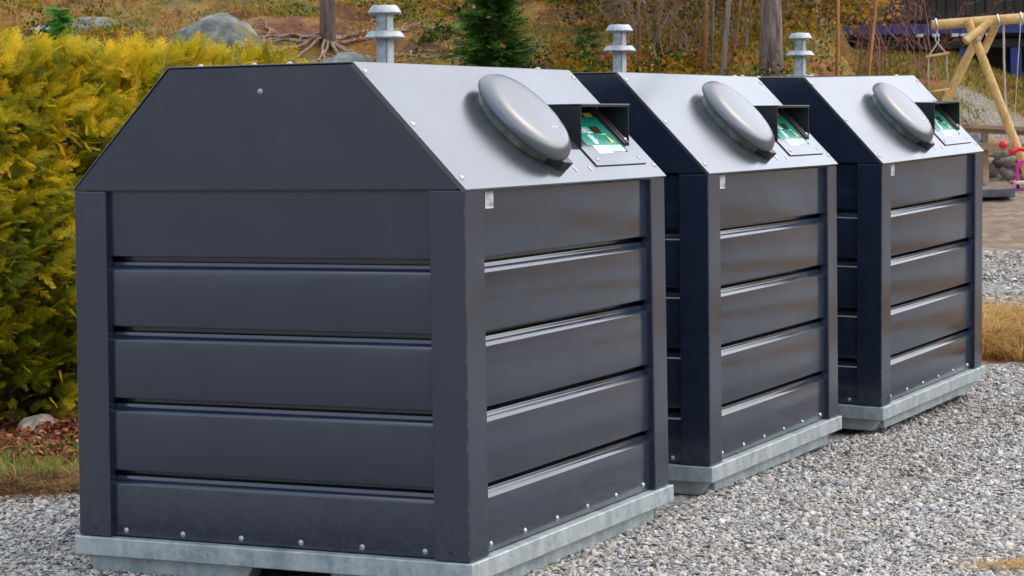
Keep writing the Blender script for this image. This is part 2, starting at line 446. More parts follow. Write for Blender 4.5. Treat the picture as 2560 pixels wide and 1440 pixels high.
def make_container():
    root = empty('waste_container', (0, 0, 0))
    # inner core added to keep light from passing through the body
    bm = bmesh.new(); box(bm, -W + .075, -.075, .075, D - .075, ZB - .01, ZT - .02)
    poly = [(-W + .03, .02, ZT - .01), (-.03, .02, ZT - .01), (-SX - .012, .02, ZR - .012), (-W + SX + .012, .02, ZR - .012)]
    prism(bm, poly, (0, .02, 0), (0, D - .02, 0)); bm_obj('inner_light_block', bm, PAINT, root)
    # galvanised base
    bm = bmesh.new(); ring_frame(bm, .013, .060, ZB, .06)
    bm_obj('base_frame', bm, GALV, root, bevel=.004, seg=3)
    # skid channels with forklift pockets on the gable sides
    for (a, b) in ((-W + .025, -W + .65), (-.50, -.025)):
        for y0 in (.022, D - .10):
            P = [(a, y0, .0595), (b, y0, .0595), (b - .03, y0, .004), (a + .01, y0, .004)]
            bm = bmesh.new(); prism(bm, P, (0, 0, 0), (0, .078, 0)); bm_obj('skid', bm, GALV, root, bevel=.004)
    for x0 in (-W + .02, -.095):
        P = [(x0, .103, .0595), (x0 + .075, .103, .0595), (x0 + .075, .103, .006), (x0, .103, .006)]
        bm = bmesh.new(); prism(bm, P, (0, 0, 0), (0, D - .206, 0)); bm_obj('skid', bm, GALV, root, bevel=.004)
    # cladding
    E = .020
    cladding('side_panel', W - .20, faceM((-W + .10, E, 0), (1, 0, 0), (0, 0, 1)), root)
    cladding('front_panel', D - .20, faceM((-E, .10, 0), (0, 1, 0), (0, 0, 1)), root)
    cladding('side_panel', W - .20, faceM((-.10, D - E, 0), (-1, 0, 0), (0, 0, 1)), root)
    cladding('back_panel', D - .20, faceM((-W + E, D - .10, 0), (0, -1, 0), (0, 0, 1)), root)
    # corner posts (L profile closed to a box, 3 mm proud ends)
    pw = .122
    for cx, cy, sx, sy in ((0, 0, -1, 1), (-W, 0, 1, 1), (0, D, -1, -1), (-W, D, 1, -1)):
        bm = bmesh.new()
        pl = [(0, 0), (pw * sx, 0), (pw * sx, .040 * sy), (.040 * sx, .040 * sy), (.040 * sx, (pw + .01) * sy), (0, (pw + .01) * sy)]
        prism(bm, [(cx + a, cy + b, ZB + .002) for a, b in pl], (0, 0, 0), (0, 0, ZT - ZB - .006))
        o = bm_obj('corner_post', bm, [PAINT, DARK], root, bevel=.004, seg=3)
        for k, (M) in enumerate((Matrix.Translation((cx + .065 * sx, cy - .0004 * sy, .148)) @ Matrix.Rotation(R(90), 4, 'X'), Matrix.Translation((cx - .0004 * sx, cy + .095 * sy, .148)) @ Matrix.Rotation(R(90), 4, 'Y'))):
            bm = bmesh.new(); lathe(bm, [(0, .0006), (.0045, .0006), (.0045, -.0006), (0, -.0006)], M, 12); bm_obj('drain_hole', bm, DARK, o)
        # chipped paint along the outer edge
        bm = bmesh.new(); rd = random.Random(int(cx * 7 + cy * 3) + 5); z = ZB + .02; prev = None
        while z < ZT - .04:
            w = rd.choice((.00015, .00015, .0002, .0006, .0011)) * (1.2 if z < .75 else .6)
            a_ = bm.verts.new((cx + .0018 * sx, cy - .0003 * sy, z)); b_ = bm.verts.new((cx + (.0018 + w) * sx, cy - .0003 * sy, z + rd.uniform(0, .002)))
            if prev: bm.faces.new((prev[0], prev[1], b_, a_))
            prev = (a_, b_); z += rd.uniform(.003, .022)
        bm_obj('paint_chips', bm, STEEL, o)
    # gables
    for y, s in ((0, 1), (D, -1)):
        bm = bmesh.new()
        P = [(-W + .001, y, ZT), (-.001, y, ZT), (-SX, y, ZR - .004), (-W + SX, y, ZR - .004)]
        prism(bm, P, (0, 0, 0), (0, .012 * s, 0)); g = bm_obj('gable_panel', bm, PAINT, root, bevel=.0012, seg=2)
        bolt(g, Matrix.Translation((-.713, y, 1.559)) @ Matrix.Rotation(R(90 * s), 4, 'X'))
    # sloping and top sheets; 4 mm thick, edges folded down over the gables
    rp = bmesh.new(); M = slopeM(0, 0, 0)
    box(rp, -.0035, D + .0035, -.006, SL, 0.0005, .0045, M); box(rp, -.0035, -.0005, -.006, SL, -.012, .0004, M)
    box(rp, -.0005, D, -.0065, -.002, -.012, .0004, M)
    front = bm_obj('roof_slope', rp, ROOFP, root, bevel=.0012)
    bm = bmesh.new(); box(bm, -W + SX, -SX, -.0035, D + .0035, ZR - .0005, ZR + .0040)
    top = bm_obj('roof_top', bm, ROOFP, root, bevel=.0012)
    bm = bmesh.new()
    MB = Matrix.Translation((-W, D, 0)) @ Matrix.Rotation(math.pi, 4, 'Z') @ M
    box(bm, -.0035, D + .0035, -.006, SL, .0005, .0045, MB)
    bm_obj('roof_slope', bm, ROOFP, root, bevel=.0012)
    for y, t in ((.0185, .5025), (.0275, .273), (.036, .043), (D - .022, .504), (D - .022, .27), (D - .022, .05)): bolt(front, slopeM(y, t, .0045), .0098, .006)
    for x, y in ((-W + SX + .10, .03), (-W + SX + .30, .03), (-W + SX + .43, .03), (-SX - .02, D * .86), (-W + SX + .03, D * .5)):
        bolt(top, Matrix.Translation((x, y, ZR + .004)), .0105, .007)
    # two slots low on the slope
    for y in (.903, 1.029):
        M = slopeM(y, .050, .0046) @ Matrix.Rotation(R(8), 4, 'Z')
        bm = bmesh.new(); box(bm, -.004, .004, -.011, .011, 0, .002, M); bm_obj('tab', bm, WHITE, front, bevel=.0009)
    # filling hatch: ring, dished lid, catch
    hy, ht = .752, .258
    M = slopeM(hy, ht, .0046)
    bm = bmesh.new(); lathe(bm, [(.166, -.002), (.166, .0350), (.154, .0350), (.154, -.002)], M, 72)
    bm_obj('hatch_ring', bm, GALVR, root, smooth=False)
    bm = bmesh.new()
    lathe(bm, [(r_, h_ + .001) for r_, h_ in ((0, .034), (.166, .034), (.187, .031), (.1935, .030), (.1955, .033), (.1955, .039), (.1940, .046), (.1905, .0535), (.1845, .0620), (.1760, .0695), (.165, .0755), (.152, .0798), (.136, .0815), (.10, .0828), (.06, .0833), (.02, .0835), (0, .0835))], M, 84)
    lid = bm_obj('hatch_lid', bm, LIDP, root, smooth=True)
    lid.data.set_sharp_from_angle(angle=R(45))
    for dy in (0, .030): bolt(lid, slopeM(hy + .020 + dy, ht - .088, .0872), .0085, .005)
    # catch: black wedge under the low edge of the lid
    bm = bmesh.new()
    P = [(-.085, -.105, 0), (.012, -.206, 0), (.074, -.212, 0), (.078, -.105, 0)]
    prism(bm, P, (0, 0, 0), (0, 0, .036), M); bm_obj('hatch_catch', bm, HOODP, root, bevel=.004)
    # two small eyelets on the left of the hatch
    for y, t in ((.672, .390), (.655, .150)):
        bm = bmesh.new(); Mh = slopeM(y, t, .002)
        c = [Mh @ Vector((.011 * math.cos(a), 0, .011 + .011 * math.sin(a))) for a in np.linspace(-.5, 3.7, 12)]
        tube(bm, c, .0028, 8); bm_obj('eyelet', bm, STEEL, root, smooth=True)
    # card reader under a hood
    y0, y1 = 1.098, 1.532; xf = -.093; zf = 1.352; zt = 1.507; xb = -SX * (zt - ZT) / (ZR - ZT) - .006
    plate = bmesh.new()
    Mp = slopeM(0, 0, .0046)
    box(plate, 1.098, 1.552, .058, .330, .0, .005, Mp)
    reader = bm_obj('card_reader', plate, ROOFP, root, bevel=.001)
    bolt(reader, slopeM(1.1445, .086, .0096), .0085, .005); bolt(reader, slopeM(1.525, .087, .0096), .0085, .005)
    bm = bmesh.new(); th = .005; box(bm, xb, xf + .001, y0 + .006, y1 - .006, zt - .004, zt - .0002)
    tri = lambda y: [(xf, y, zf - .004), (xf, y, zt), (xb, y, zt)]
    hood = bm_obj('reader_hood', bm, HOODP, root)
    for yy in (y0, y1 - th):
        bm = bmesh.new(); prism(bm, tri(yy), (0, 0, 0), (0, th, 0)); bm_obj('hood_cheek', bm, HOODP, hood, bevel=.0015)
    bm = bmesh.new(); box(bm, xb, xf + .004, y0 - .003, y1 + .003, zt + .0006, zt + .0056)
    bm_obj('hood_top', bm, ROOFP, hood, bevel=.0015)
    # rails inside, right of the sticker
    bm = bmesh.new()
    Mr = slopeM(0, 0, .0098)
    box(bm, 1.475, 1.524, .150, .345, 0, .012, Mr); box(bm, 1.490, 1.508, .150, .345, .0122, .016, Mr); box(bm, 1.463, 1.468, .115, .330, 0, .003, Mr)
    bm_obj('reader_rail', bm, PLUM, reader, bevel=.002)
    bolt(reader, slopeM(1.499, .165, .026), .008, .005); bolt(reader, slopeM(1.499, .325, .026), .007, .005)
    # film sticker: green field with hand, display, note sign; pale foot with small print
    bm = bmesh.new(); box(bm, 1.165, 1.462, .152, .290, 0, .0008, Mr); st = bm_obj('reader_sticker', bm, GREEN, reader)
    bm = bmesh.new(); box(bm, 1.330, 1.462, .120, .1515, 0, .0008, Mr); bm_obj('sticker_foot', bm, MINT, st)
    bm = bmesh.new(); box(bm, 1.205, 1.3295, .112, .1515, 0, .0010, Mr); foot = bm_obj('sticker_foot', bm, WHITE, st)
    bm = bmesh.new(); x = 1.245
    for w_ in (.010, .003, .007, .004, .009, .0, .005, .012): 
        if w_: box(bm, x, x + w_, .1275, .1300, .0010, .0013, Mr)
        x += w_ + .0022
    bm_obj('small_print', bm, INK, foot)
    bm = bmesh.new(); box(bm, 1.318, 1.385, .207, .243, .001, .003, Mr); bm_obj('display_window', bm, BROWN, reader, bevel=.001)
    bm = bmesh.new(); box(bm, 1.372, 1.442, .294, .312, .0, .0012, Mr); bm_obj('warning_tag', bm, YELL, reader)
    text_mesh('AVFALL', .042, slopeM(1.175, .212, .0108), 'print', WHITE, st, .0006, .93)
    # hand
    bm = bmesh.new(); Mh = slopeM(1.262, .170, .0108)
    def poly(pts, bm=bm, M=Mh, z=0, e=.0006): prism(bm, [(x, y, z) for x, y in pts], (0, 0, 0), (0, 0, e), M)
    poly([(-.016, -.012), (.014, -.012), (.018, .008), (-.016, .010)])
    for i, (x, l, a) in enumerate(((-.014, .022, .25), (-.005, .027, .08), (.004, .026, -.06), (.013, .021, -.2))):
        dx, dy = -math.sin(a), math.cos(a); w = .0033
        poly([(x - w, .0105), (x + w, .0105), (x + w + dx * l, .0105 + dy * l), (x - w + dx * l, .0105 + dy * l)])
    poly([(.0185, -.004), (.030, .010), (.027, .015), (.0185, .005)])
    bm_obj('hand_symbol', bm, PALEL, st)
    # card symbol: dark card in front of a lemon flash with a ring round them
    bm = bmesh.new(); Mh = slopeM(1.392, .176, .0108); poly([(-.004, -.016), (.030, -.010), (.014, .022)], bm, Mh, 0)
    bm_obj('flash_symbol', bm, LEMON, st)
    bm = bmesh.new(); poly([(-.016, -.008), (.004, -.012), (.006, .004), (-.014, .009)], bm, Mh, .0008); bm_obj('card_symbol', bm, INK, st)
    bm = bmesh.new()
    c = [Mh @ Vector((.006 + .031 * math.cos(a), -.001 + .027 * math.sin(a), .0006)) for a in np.linspace(math.pi, 2 * math.pi, 14)]
    tube(bm, c, .0012, 5); c = [Mh @ Vector((x, .028, .0006)) for x in (-.025, .02)]; tube(bm, c, .0016, 5)
    bm_obj('symbol_ring', bm, PALEL, st)
    # type label on the front face beside the post
    bm = bmesh.new(); box(bm, -.0198, -.0190, .181, .238, 1.184, 1.237); lab = bm_obj('type_label', bm, GREYL, root)
    bm = bmesh.new()
    for k in range(9):
        z = 1.231 - k * .0048; w = (.044, .020, .03, .028)[k % 4] if k < 5 else .05
        box(bm, -.0189, -.0185, .185, .185 + w, z - .001, z)
        if k > 5: box(bm, -.0189, -.0185, .214, .237, z - .0035, z - .0022)
    bm_obj('print', bm, INK, lab)
    # vent pipe
    px, py = -W / 2 + .0076, D / 2
    p = bmesh.new(); s = .0235
    box(p, px - s, px + s, py - s, py + s, ZR + .003, ZR + .200)
    pipe = bm_obj('vent_pipe', p, GALVP, root, bevel=.004)
    T = Matrix.Translation((px, py, ZR))
    bm = bmesh.new(); lathe(bm, [(0, .192), (.040, .193), (.0585, .194), (.0595, .198), (.046, .219), (.042, .2225), (0, .225)], T, 40); c_ = bm_obj('vent_cap', bm, GALVP, pipe, smooth=True); c_.data.set_sharp_from_angle(angle=R(35))
    bm = bmesh.new(); lathe(bm, [(.024, .114), (.050, .112), (.0700, .109), (.0710, .113), (.058, .130), (.052, .1335), (.024, .135)], T, 40); c_ = bm_obj('vent_collar', bm, GALVP, pipe, smooth=True); c_.data.set_sharp_from_angle(angle=R(35))
    bm = bmesh.new(); box(bm, px - .055, px + .055, py - .055, py + .055, ZR + .0045, ZR + .010); fl = bm_obj('vent_flange', bm, GALV, pipe, bevel=.001)
    for a in (-1, 1):
        for b in (-1, 1): bolt(fl, Matrix.Translation((px + a * .042, py + b * .042, ZR + .010)), .008, .006)
    bm = bmesh.new(); x_ = px + s - .006
    for z0_, z1_ in ((ZR + .012, ZR + .108), (ZR + .137, ZR + .190)): 
        bm = bmesh.new(); box(bm, x_, x_ + .0022, py - s - .0006, py - s + .001, z0_, z1_); bm_obj('weld_seam', bm, WELD, pipe)
    # bolts along the foot of the cladding
    for i in range(6):
        x = -.164 - i * .219
        bolt(root, Matrix.Translation((x, E - .0004, .1425)) @ Matrix.Rotation(R(90), 4, 'X'))
        bolt(root, Matrix.Translation((-E + .0004, .184 + i * .250, .1475)) @ Matrix.Rotation(R(90), 4, 'Y'))
    return root
M1 = Matrix.Translation((-.146, 7.0, 0)) @ Matrix.Rotation(-.4415, 4, 'Z')
def place(o, d, yaw, tx, ty):
    o.matrix_world = M1 @ Matrix.Translation(d) @ Matrix.Rotation(yaw, 4, 'Z') @ Matrix.Rotation(tx, 4, 'X') @ Matrix.Rotation(ty, 4, 'Y')
c1 = make_container(); G = 'waste containers in a row'
tag(c1, 'nearest and largest dark grey steel waste container, whole left side and gable in view', 'waste container', G)
c2 = copy_tree(c1); tag(c2, 'middle dark grey waste container, partly hidden behind the nearest one', 'waste container', G)
c3 = copy_tree(c1); tag(c3, 'farthest dark grey waste container, closest to the wooden swing frame', 'waste container', G)
place(c1, (0, 0, 0), 0, 0, 0)
place(c2, (-.0217, 2.1235, -.0033), -.0003, .0016, .0092)
place(c3, (.0591, 4.1647, -.0062), -.0402, .0191, .0251)

# ------------------------------------------------------------------ foliage
def leafmat(name, stops, trans=.35, rough=.6, noise_scale=2.5):
    m, n, b = mat(name)
    a = N(n, 'ShaderNodeAttribute', attribute_name='rnd')
    t = tex(n, 'noise', noise_scale, 4)
    ad = N(n, 'ShaderNodeMath', operation='MULTIPLY_ADD'); n.links.new(t.outputs[0], ad.inputs[0]); ad.inputs[1].default_value = 1.2; ad.inputs[2].default_value = -.6
    s = N(n, 'ShaderNodeMath', operation='ADD'); n.links.new(a.outputs['Fac'], s.inputs[0]); n.links.new(ad.outputs[0], s.inputs[1])
    c = ramp(n, s.outputs[0], stops)
    n.links.new(c, b.inputs['Base Color']); b.inputs['Roughness'].default_value = rough
    b.inputs['Specular IOR Level'].default_value = .25
    if trans:
        tr = N(n, 'ShaderNodeBsdfTranslucent'); n.links.new(c, tr.inputs[0])
        mx = N(n, 'ShaderNodeMixShader'); mx.inputs[0].default_value = trans
        n.links.new(b.outputs[0], mx.inputs[1]); n.links.new(tr.outputs[0], mx.inputs[2])
        n.links.new(mx.outputs[0], n.nodes['Material Output'].inputs[0])
    return m
def spray(L=1.0, nb=9, seed=0, sub=4, w=.022):
    """flat conifer spray, local +Y forward; list of quads"""
    r = random.Random(seed); V = []; Fq = []
    def blade(p, d, l, w):
        d = d.normalized(); s = Vector((-d.y, d.x, 0)).normalized() * w
        up = Vector((0, 0, 1)); b = p + d * l * .5 + up * r.uniform(-.02, .02); e = p + d * l + up * r.uniform(-.04, .04)
        i = len(V); V.extend([p, b - s, e, b + s]); Fq.append((i, i + 1, i + 2, i + 3))
    p = Vector((0, 0, 0)); d = Vector((0, 1, 0)); cur = r.uniform(-.25, .25)
    for k in range(nb):
        q = p + d * (L / nb)
        blade(p - d * .01, d, L / nb * 1.35, w)
        for s in (-1, 1):
            l = L * .42 * (1 - (k / nb) ** 1.4 * .75) * r.uniform(.75, 1.1)
            a = R(42 + r.uniform(-9, 9)) * s
            dd = Vector((d.x * math.cos(a) - d.y * math.sin(a), d.x * math.sin(a) + d.y * math.cos(a), r.uniform(-.15, .1)))
            pp = p.copy(); m = max(1, int(sub * l / (L * .42) + .5))
            for j in range(m):
                blade(pp, dd, l / m * 1.4, w * .9)
                if j < m - 0:
                    for s2 in (-1, 1):
                        a2 = R(38) * s2
                        d3 = Vector((dd.x * math.cos(a2) - dd.y * math.sin(a2), dd.x * math.sin(a2) + dd.y * math.cos(a2), dd.z + r.uniform(-.1, .1)))
                        blade(pp, d3, l * .26 * r.uniform(.7, 1.2), w * .8)
                pp = pp + dd.normalized() * (l / m)
        p = q; d = Vector((math.sin(math.atan2(d.x, d.y) + cur / nb), math.cos(math.atan2(d.x, d.y) + cur / nb), d.z - .0))
    return np.array([tuple(v) for v in V]), np.array(Fq)

def make_hedge():
    root = empty('hedge', (-1.95, 11.6, 0.05))
    tag(root, 'golden yellow-green conifer hedge behind the nearest container', 'hedge')
    bx = Vector((.487, .873, 0)); nx = Vector((.873, -.487, 0))   # along, outward (towards the containers)
    org = Vector((-2.33, 10.55, 0))                                # front foot at the left side of the picture
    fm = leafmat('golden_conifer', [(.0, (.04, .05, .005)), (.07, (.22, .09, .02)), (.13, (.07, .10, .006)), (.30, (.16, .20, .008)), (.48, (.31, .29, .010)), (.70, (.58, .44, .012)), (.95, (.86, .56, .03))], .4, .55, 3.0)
    VV = []; FF = []; RR = []; off = 0
    def surf(u, z):
        """outward offset of the surface of the hedge"""
        bul = .10 * math.sin(max(0, min(1, z / 1.7)) * math.pi) + .05
        lump = noise.noise(Vector((u * 1.6, z * 1.6, 0))) * .15 + noise.noise(Vector((u * 4.0, z * 4.0, 4))) * .12 + noise.noise(Vector((u * 10, z * 10, 7))) * .06
        end = -(max(0, u - 2.3) ** 2) * .9
        return bul + lump + end
    protos = [spray(1, 10, s, 5, .0125) for s in range(6)]
    N1 = 15500
    L = []
    for i in range(N1):
        u = random.uniform(-1.6, 3.0); z = random.uniform(.12, 1.92)
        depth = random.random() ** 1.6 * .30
        hz = 1.80 + noise.noise(Vector((u * 1.5, 0, 8))) * .10 - max(0, u - 1.9) * .10
        z = z / 1.92 * hz
        if z < .3 and random.random() < .55: continue
        o = surf(u, z) - depth
        roundtop = max(0, z - (hz - .35)) / .35
        o -= roundtop ** 2 * .28
        p = org + bx * u + nx * o + Vector((0, 0, z))
        dd = nx * random.uniform(.35, 1.0) + bx * random.gauss(0, .5) + Vector((0, 0, random.gauss(.35 + roundtop * .7, .35)))
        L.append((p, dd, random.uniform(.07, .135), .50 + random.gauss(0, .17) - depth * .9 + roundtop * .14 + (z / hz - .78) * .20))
    for i in range(4200):                     # the top
        u = random.uniform(-1.6, 3.0); w_ = random.uniform(0, .75)
        hz = 1.80 + noise.noise(Vector((u * 1.5, 0, 8))) * .10 - max(0, u - 1.9) * .10
        z = hz + noise.noise(Vector((u * 4, w_ * 4, 2))) * .06 - random.random() ** 2 * .15
        p = org + bx * u + nx * (.0 - w_ + .02 - max(0, u - 2.3) * .3) + Vector((0, 0, z))
        dd = nx * random.gauss(.25, .4) + bx * random.gauss(.1, .45) + Vector((0, 0, random.uniform(.3, 1.1)))
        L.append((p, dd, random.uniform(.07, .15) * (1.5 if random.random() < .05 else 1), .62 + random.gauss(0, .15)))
    for i in range(1500):                     # end of the hedge
        w_ = random.uniform(-.1, .8); z = random.uniform(.2, 1.7)
        p = org + bx * (3.0 - random.random() ** 2 * .3 - .3 * (z / 1.8) ** 3) + nx * (-w_) + Vector((0, 0, z))
        L.append((p, bx * random.uniform(.3, 1) + nx * random.gauss(0, .4) + Vector((0, 0, random.gauss(.4, .35))), random.uniform(.09, .17), .5 + random.gauss(0, .17)))
    idx = np.array([i % 6 for i in range(len(L))])
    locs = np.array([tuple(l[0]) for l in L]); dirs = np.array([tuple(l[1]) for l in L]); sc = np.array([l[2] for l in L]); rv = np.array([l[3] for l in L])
    M = frames(dirs, rng.normal(0, .9, len(L)))
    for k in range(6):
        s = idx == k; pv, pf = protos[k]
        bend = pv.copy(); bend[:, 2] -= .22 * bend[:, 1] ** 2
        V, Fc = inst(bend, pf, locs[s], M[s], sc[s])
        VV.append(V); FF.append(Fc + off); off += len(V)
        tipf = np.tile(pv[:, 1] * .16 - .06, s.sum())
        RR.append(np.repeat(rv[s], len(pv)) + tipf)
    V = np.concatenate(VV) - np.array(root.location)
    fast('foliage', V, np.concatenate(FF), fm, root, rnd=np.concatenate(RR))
    # dark twiggy core and stems
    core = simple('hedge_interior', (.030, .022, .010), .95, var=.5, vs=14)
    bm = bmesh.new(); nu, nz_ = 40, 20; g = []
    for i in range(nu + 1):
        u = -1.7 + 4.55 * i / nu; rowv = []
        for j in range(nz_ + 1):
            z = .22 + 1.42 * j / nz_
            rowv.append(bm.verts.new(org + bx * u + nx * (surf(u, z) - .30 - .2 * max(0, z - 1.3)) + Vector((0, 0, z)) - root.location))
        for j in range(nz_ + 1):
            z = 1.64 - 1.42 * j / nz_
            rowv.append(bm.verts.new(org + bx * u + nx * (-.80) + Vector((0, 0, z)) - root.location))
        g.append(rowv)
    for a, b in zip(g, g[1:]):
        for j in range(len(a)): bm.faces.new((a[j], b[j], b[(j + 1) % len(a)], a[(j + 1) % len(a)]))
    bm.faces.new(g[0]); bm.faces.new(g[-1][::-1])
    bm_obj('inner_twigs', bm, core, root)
    for k in range(8):
        u = -1.3 + k * .55; bm = bmesh.new()
        p = org + bx * u + nx * random.uniform(-.35, -.15) - root.location
        tube(bm, [p + Vector((0, 0, -.1)), p + Vector((.02, 0, .25)), p + Vector((.0, .03, .6))], [.03, .024, .02], 7); bm_obj('stem', bm, core, root, smooth=True)
    # a few long dry shoots sticking out on top
    dry = simple('dry_shoot', (.45, .26, .07), .8)
    for (px, py, l, sg) in ((160, 75, .17, -1), (285, 62, .16, -1), (350, 75, .13, 1), (655, 88, .15, -1), (585, 80, .15, 1), (375, 135, .2, 1), (545, 150, .2, 1)):
        p0 = at(px + 30, py + 45, 11.3) - root.location
        pts = [p0 + Vector((sg * .02 * t * 3 - sg * .05 * t * t, 0, l * (t - .35 * t ** 3))) for t in np.linspace(0, 1, 7)]
        bm = bmesh.new(); tube(bm, pts, [.0035 * (1 - .6 * t) for t in np.linspace(0, 1, 7)], 5); bm_obj('dry_shoot', bm, dry, root, smooth=True)
make_hedge()

# blades / tufts -----------------------------------------------------
def blades(name, pts, hgt, mt, lean=.5, width=.004, seg=3, out=None):
    """curved grass blades"""
    n_ = len(pts); h = hgt * rng.uniform(.5, 1.3, n_); az = rng.uniform(0, 2 * math.pi, n_); ln = np.abs(rng.normal(lean, .35, n_))
    if out is not None: dx, dy = out[:, 0], out[:, 1]
    else: dx, dy = np.cos(az), np.sin(az)
    sx, sy = -dy, dx
    V = []
    for k in range(seg + 1):
        t = k / seg; r = ln * t ** 1.7 * h; z = h * (t - .35 * np.minimum(ln, 1.6) * t ** 2.2); w = width * (1 - t * .85) * rng.uniform(.8, 1.2, n_)
        c = np.stack([pts[:, 0] + dx * r, pts[:, 1] + dy * r, pts[:, 2] + z], 1)
        V += [c + np.stack([sx * w, sy * w, 0 * w], 1), c - np.stack([sx * w, sy * w, 0 * w], 1)]
    V = np.stack(V, 1); m2 = 2 * (seg + 1)
    f = np.array([(2 * k, 2 * k + 1, 2 * k + 3, 2 * k + 2) for k in range(seg)])
    Fc = f[None] + (np.arange(n_) * m2)[:, None, None]
    return fast(name, V.reshape(-1, 3), Fc.reshape(-1, 4), mt, rnd=np.repeat(rng.uniform(.15, .85, n_), m2))
DRYG = leafmat('dry_grass', [(.0, (.14, .06, .02)), (.35, (.42, .23, .06)), (.65, (.62, .40, .13)), (.85, (.66, .47, .2)), (.97, (.24, .26, .04))], .3, .7, 1.5)
GREENG = leafmat('fresh_grass', [(.1, (.10, .14, .02)), (.4, (.14, .24, .03)), (.62, (.30, .34, .07)), (.85, (.50, .42, .16))], .35, .6, 3.5)
HILLG = leafmat('hill_ground_cover', [(.0, (0.02871, 0.00858, 0.002112)), (.18, (0.134, 0.03003, 0.004224)), (.30, (0.2871, 0.0858, 0.006336)), (.40, (0.4785, 0.2059, 0.006336)), (.50, (0.4402, 0.3089, 0.00528)), (.58, (0.1148, 0.1716, 0.004224)), (.68, (0.05742, 0.1115, 0.004224)), (.76, (0.3637, 0.2831, 0.006336)), (.88, (0.4402, 0.2231, 0.01584)), (1., (0.2488, 0.07722, 0.01056))], .2, .8, 1.3)

def hill_cover():
    n_ = 110000
    Y = rng.uniform(15.5, 25.5, n_); a = rng.uniform(-.235, .205, n_); X = a * Y
    z = Hv(X, Y)
    v = CY - (z - CH) / Y * F
    ok = (v > -60) & (v < 260)
    P = np.stack([X, Y, z - .01], 1)[ok]
    # clumpy density: leave bare patches
    k = np.array([noise.noise(Vector((x * 1.7, y * 1.1, 11))) for x, y, _ in P]); dd = np.minimum(np.hypot((P[:, 0] + 1.4) * .8, P[:, 1] - 19.5), np.hypot(P[:, 0] + 1.0, P[:, 1] - 23.5)); P = P[(k > -.28) & ((dd > 1.5) | (rng.random(len(P)) < .12))]
    o = blades('undergrowth', P, .05, HILLG, 1.1, .005, 2)
    tag(o, 'brown and mossy grass, heather and litter covering the hillside', 'undergrowth', kind='stuff')
    # low leafy clumps
    C = []
    for i in range(170):
        Yc = rng.uniform(16.6, 23.5); ac = rng.choice([rng.uniform(-.06, .14), rng.uniform(.0, .145), rng.uniform(-.22, .0)]); C.append((ac * Yc, Yc, rng.uniform(.08, .26), rng.uniform(0, 1)))
    C = np.array(C); n_ = 26000; k = rng.integers(0, len(C), n_)
    off = rng.normal(0, 1, (n_, 3)) * C[k, 2][:, None] * np.array([.6, .6, .38]); X = C[k, 0] + off[:, 0]; Y = C[k, 1] + off[:, 1]
    Z = Hv(X, Y) + np.abs(off[:, 2]) * 1.2
    pv = np.array([(0, 0, 0), (.38, .5, .06), (0, 1, 0), (-.38, .5, .06)])
    V, Fc = inst(pv, np.array([(0, 1, 2, 3)]), np.stack([X, Y, Z], 1), frames(rng.normal(0, 1, (n_, 3))), rng.uniform(.015, .045, n_))
    lm = leafmat('heath_leaves', [(.05, (0.0174, 0.0273, 0.00288)), (.3, (0.0522, 0.0936, 0.0048)), (.5, (0.1392, 0.1716, 0.00576)), (.7, (0.348, 0.2496, 0.0072)), (.9, (0.348, 0.1092, 0.0072))], .3, .7, .7)
    o = fast('heath', V, Fc, lm, rnd=np.repeat(np.clip(C[k, 3] + rng.normal(0, .12, n_), 0, 1), 4)); tag(o, 'low green and rust coloured heath plants scattered over the slope', 'heath', kind='stuff')
    n_ = 9000
    Y = rng.uniform(23.5, 30, n_); a = rng.uniform(.15, .24, n_); X = a * Y; z = Hv(X, Y)
    k = np.array([noise.noise(Vector((x * 1.2, y * 1.2, 4))) for x, y in zip(X, Y)])
    m_ = (Y > 25.4) | (k > .12)
    o = blades('bank_moss', np.stack([X, Y, z - .01], 1)[m_], .07, leafmat('bank_moss', [(.2, (.12, .10, .02)), (.5, (.32, .28, .03)), (.8, (.30, .20, .06))], .2, .8, 1.2), .7, .010, 2)
    tag(o, 'yellow-green moss and grass on the bank below the dark house', 'moss', kind='stuff')
hill_cover()

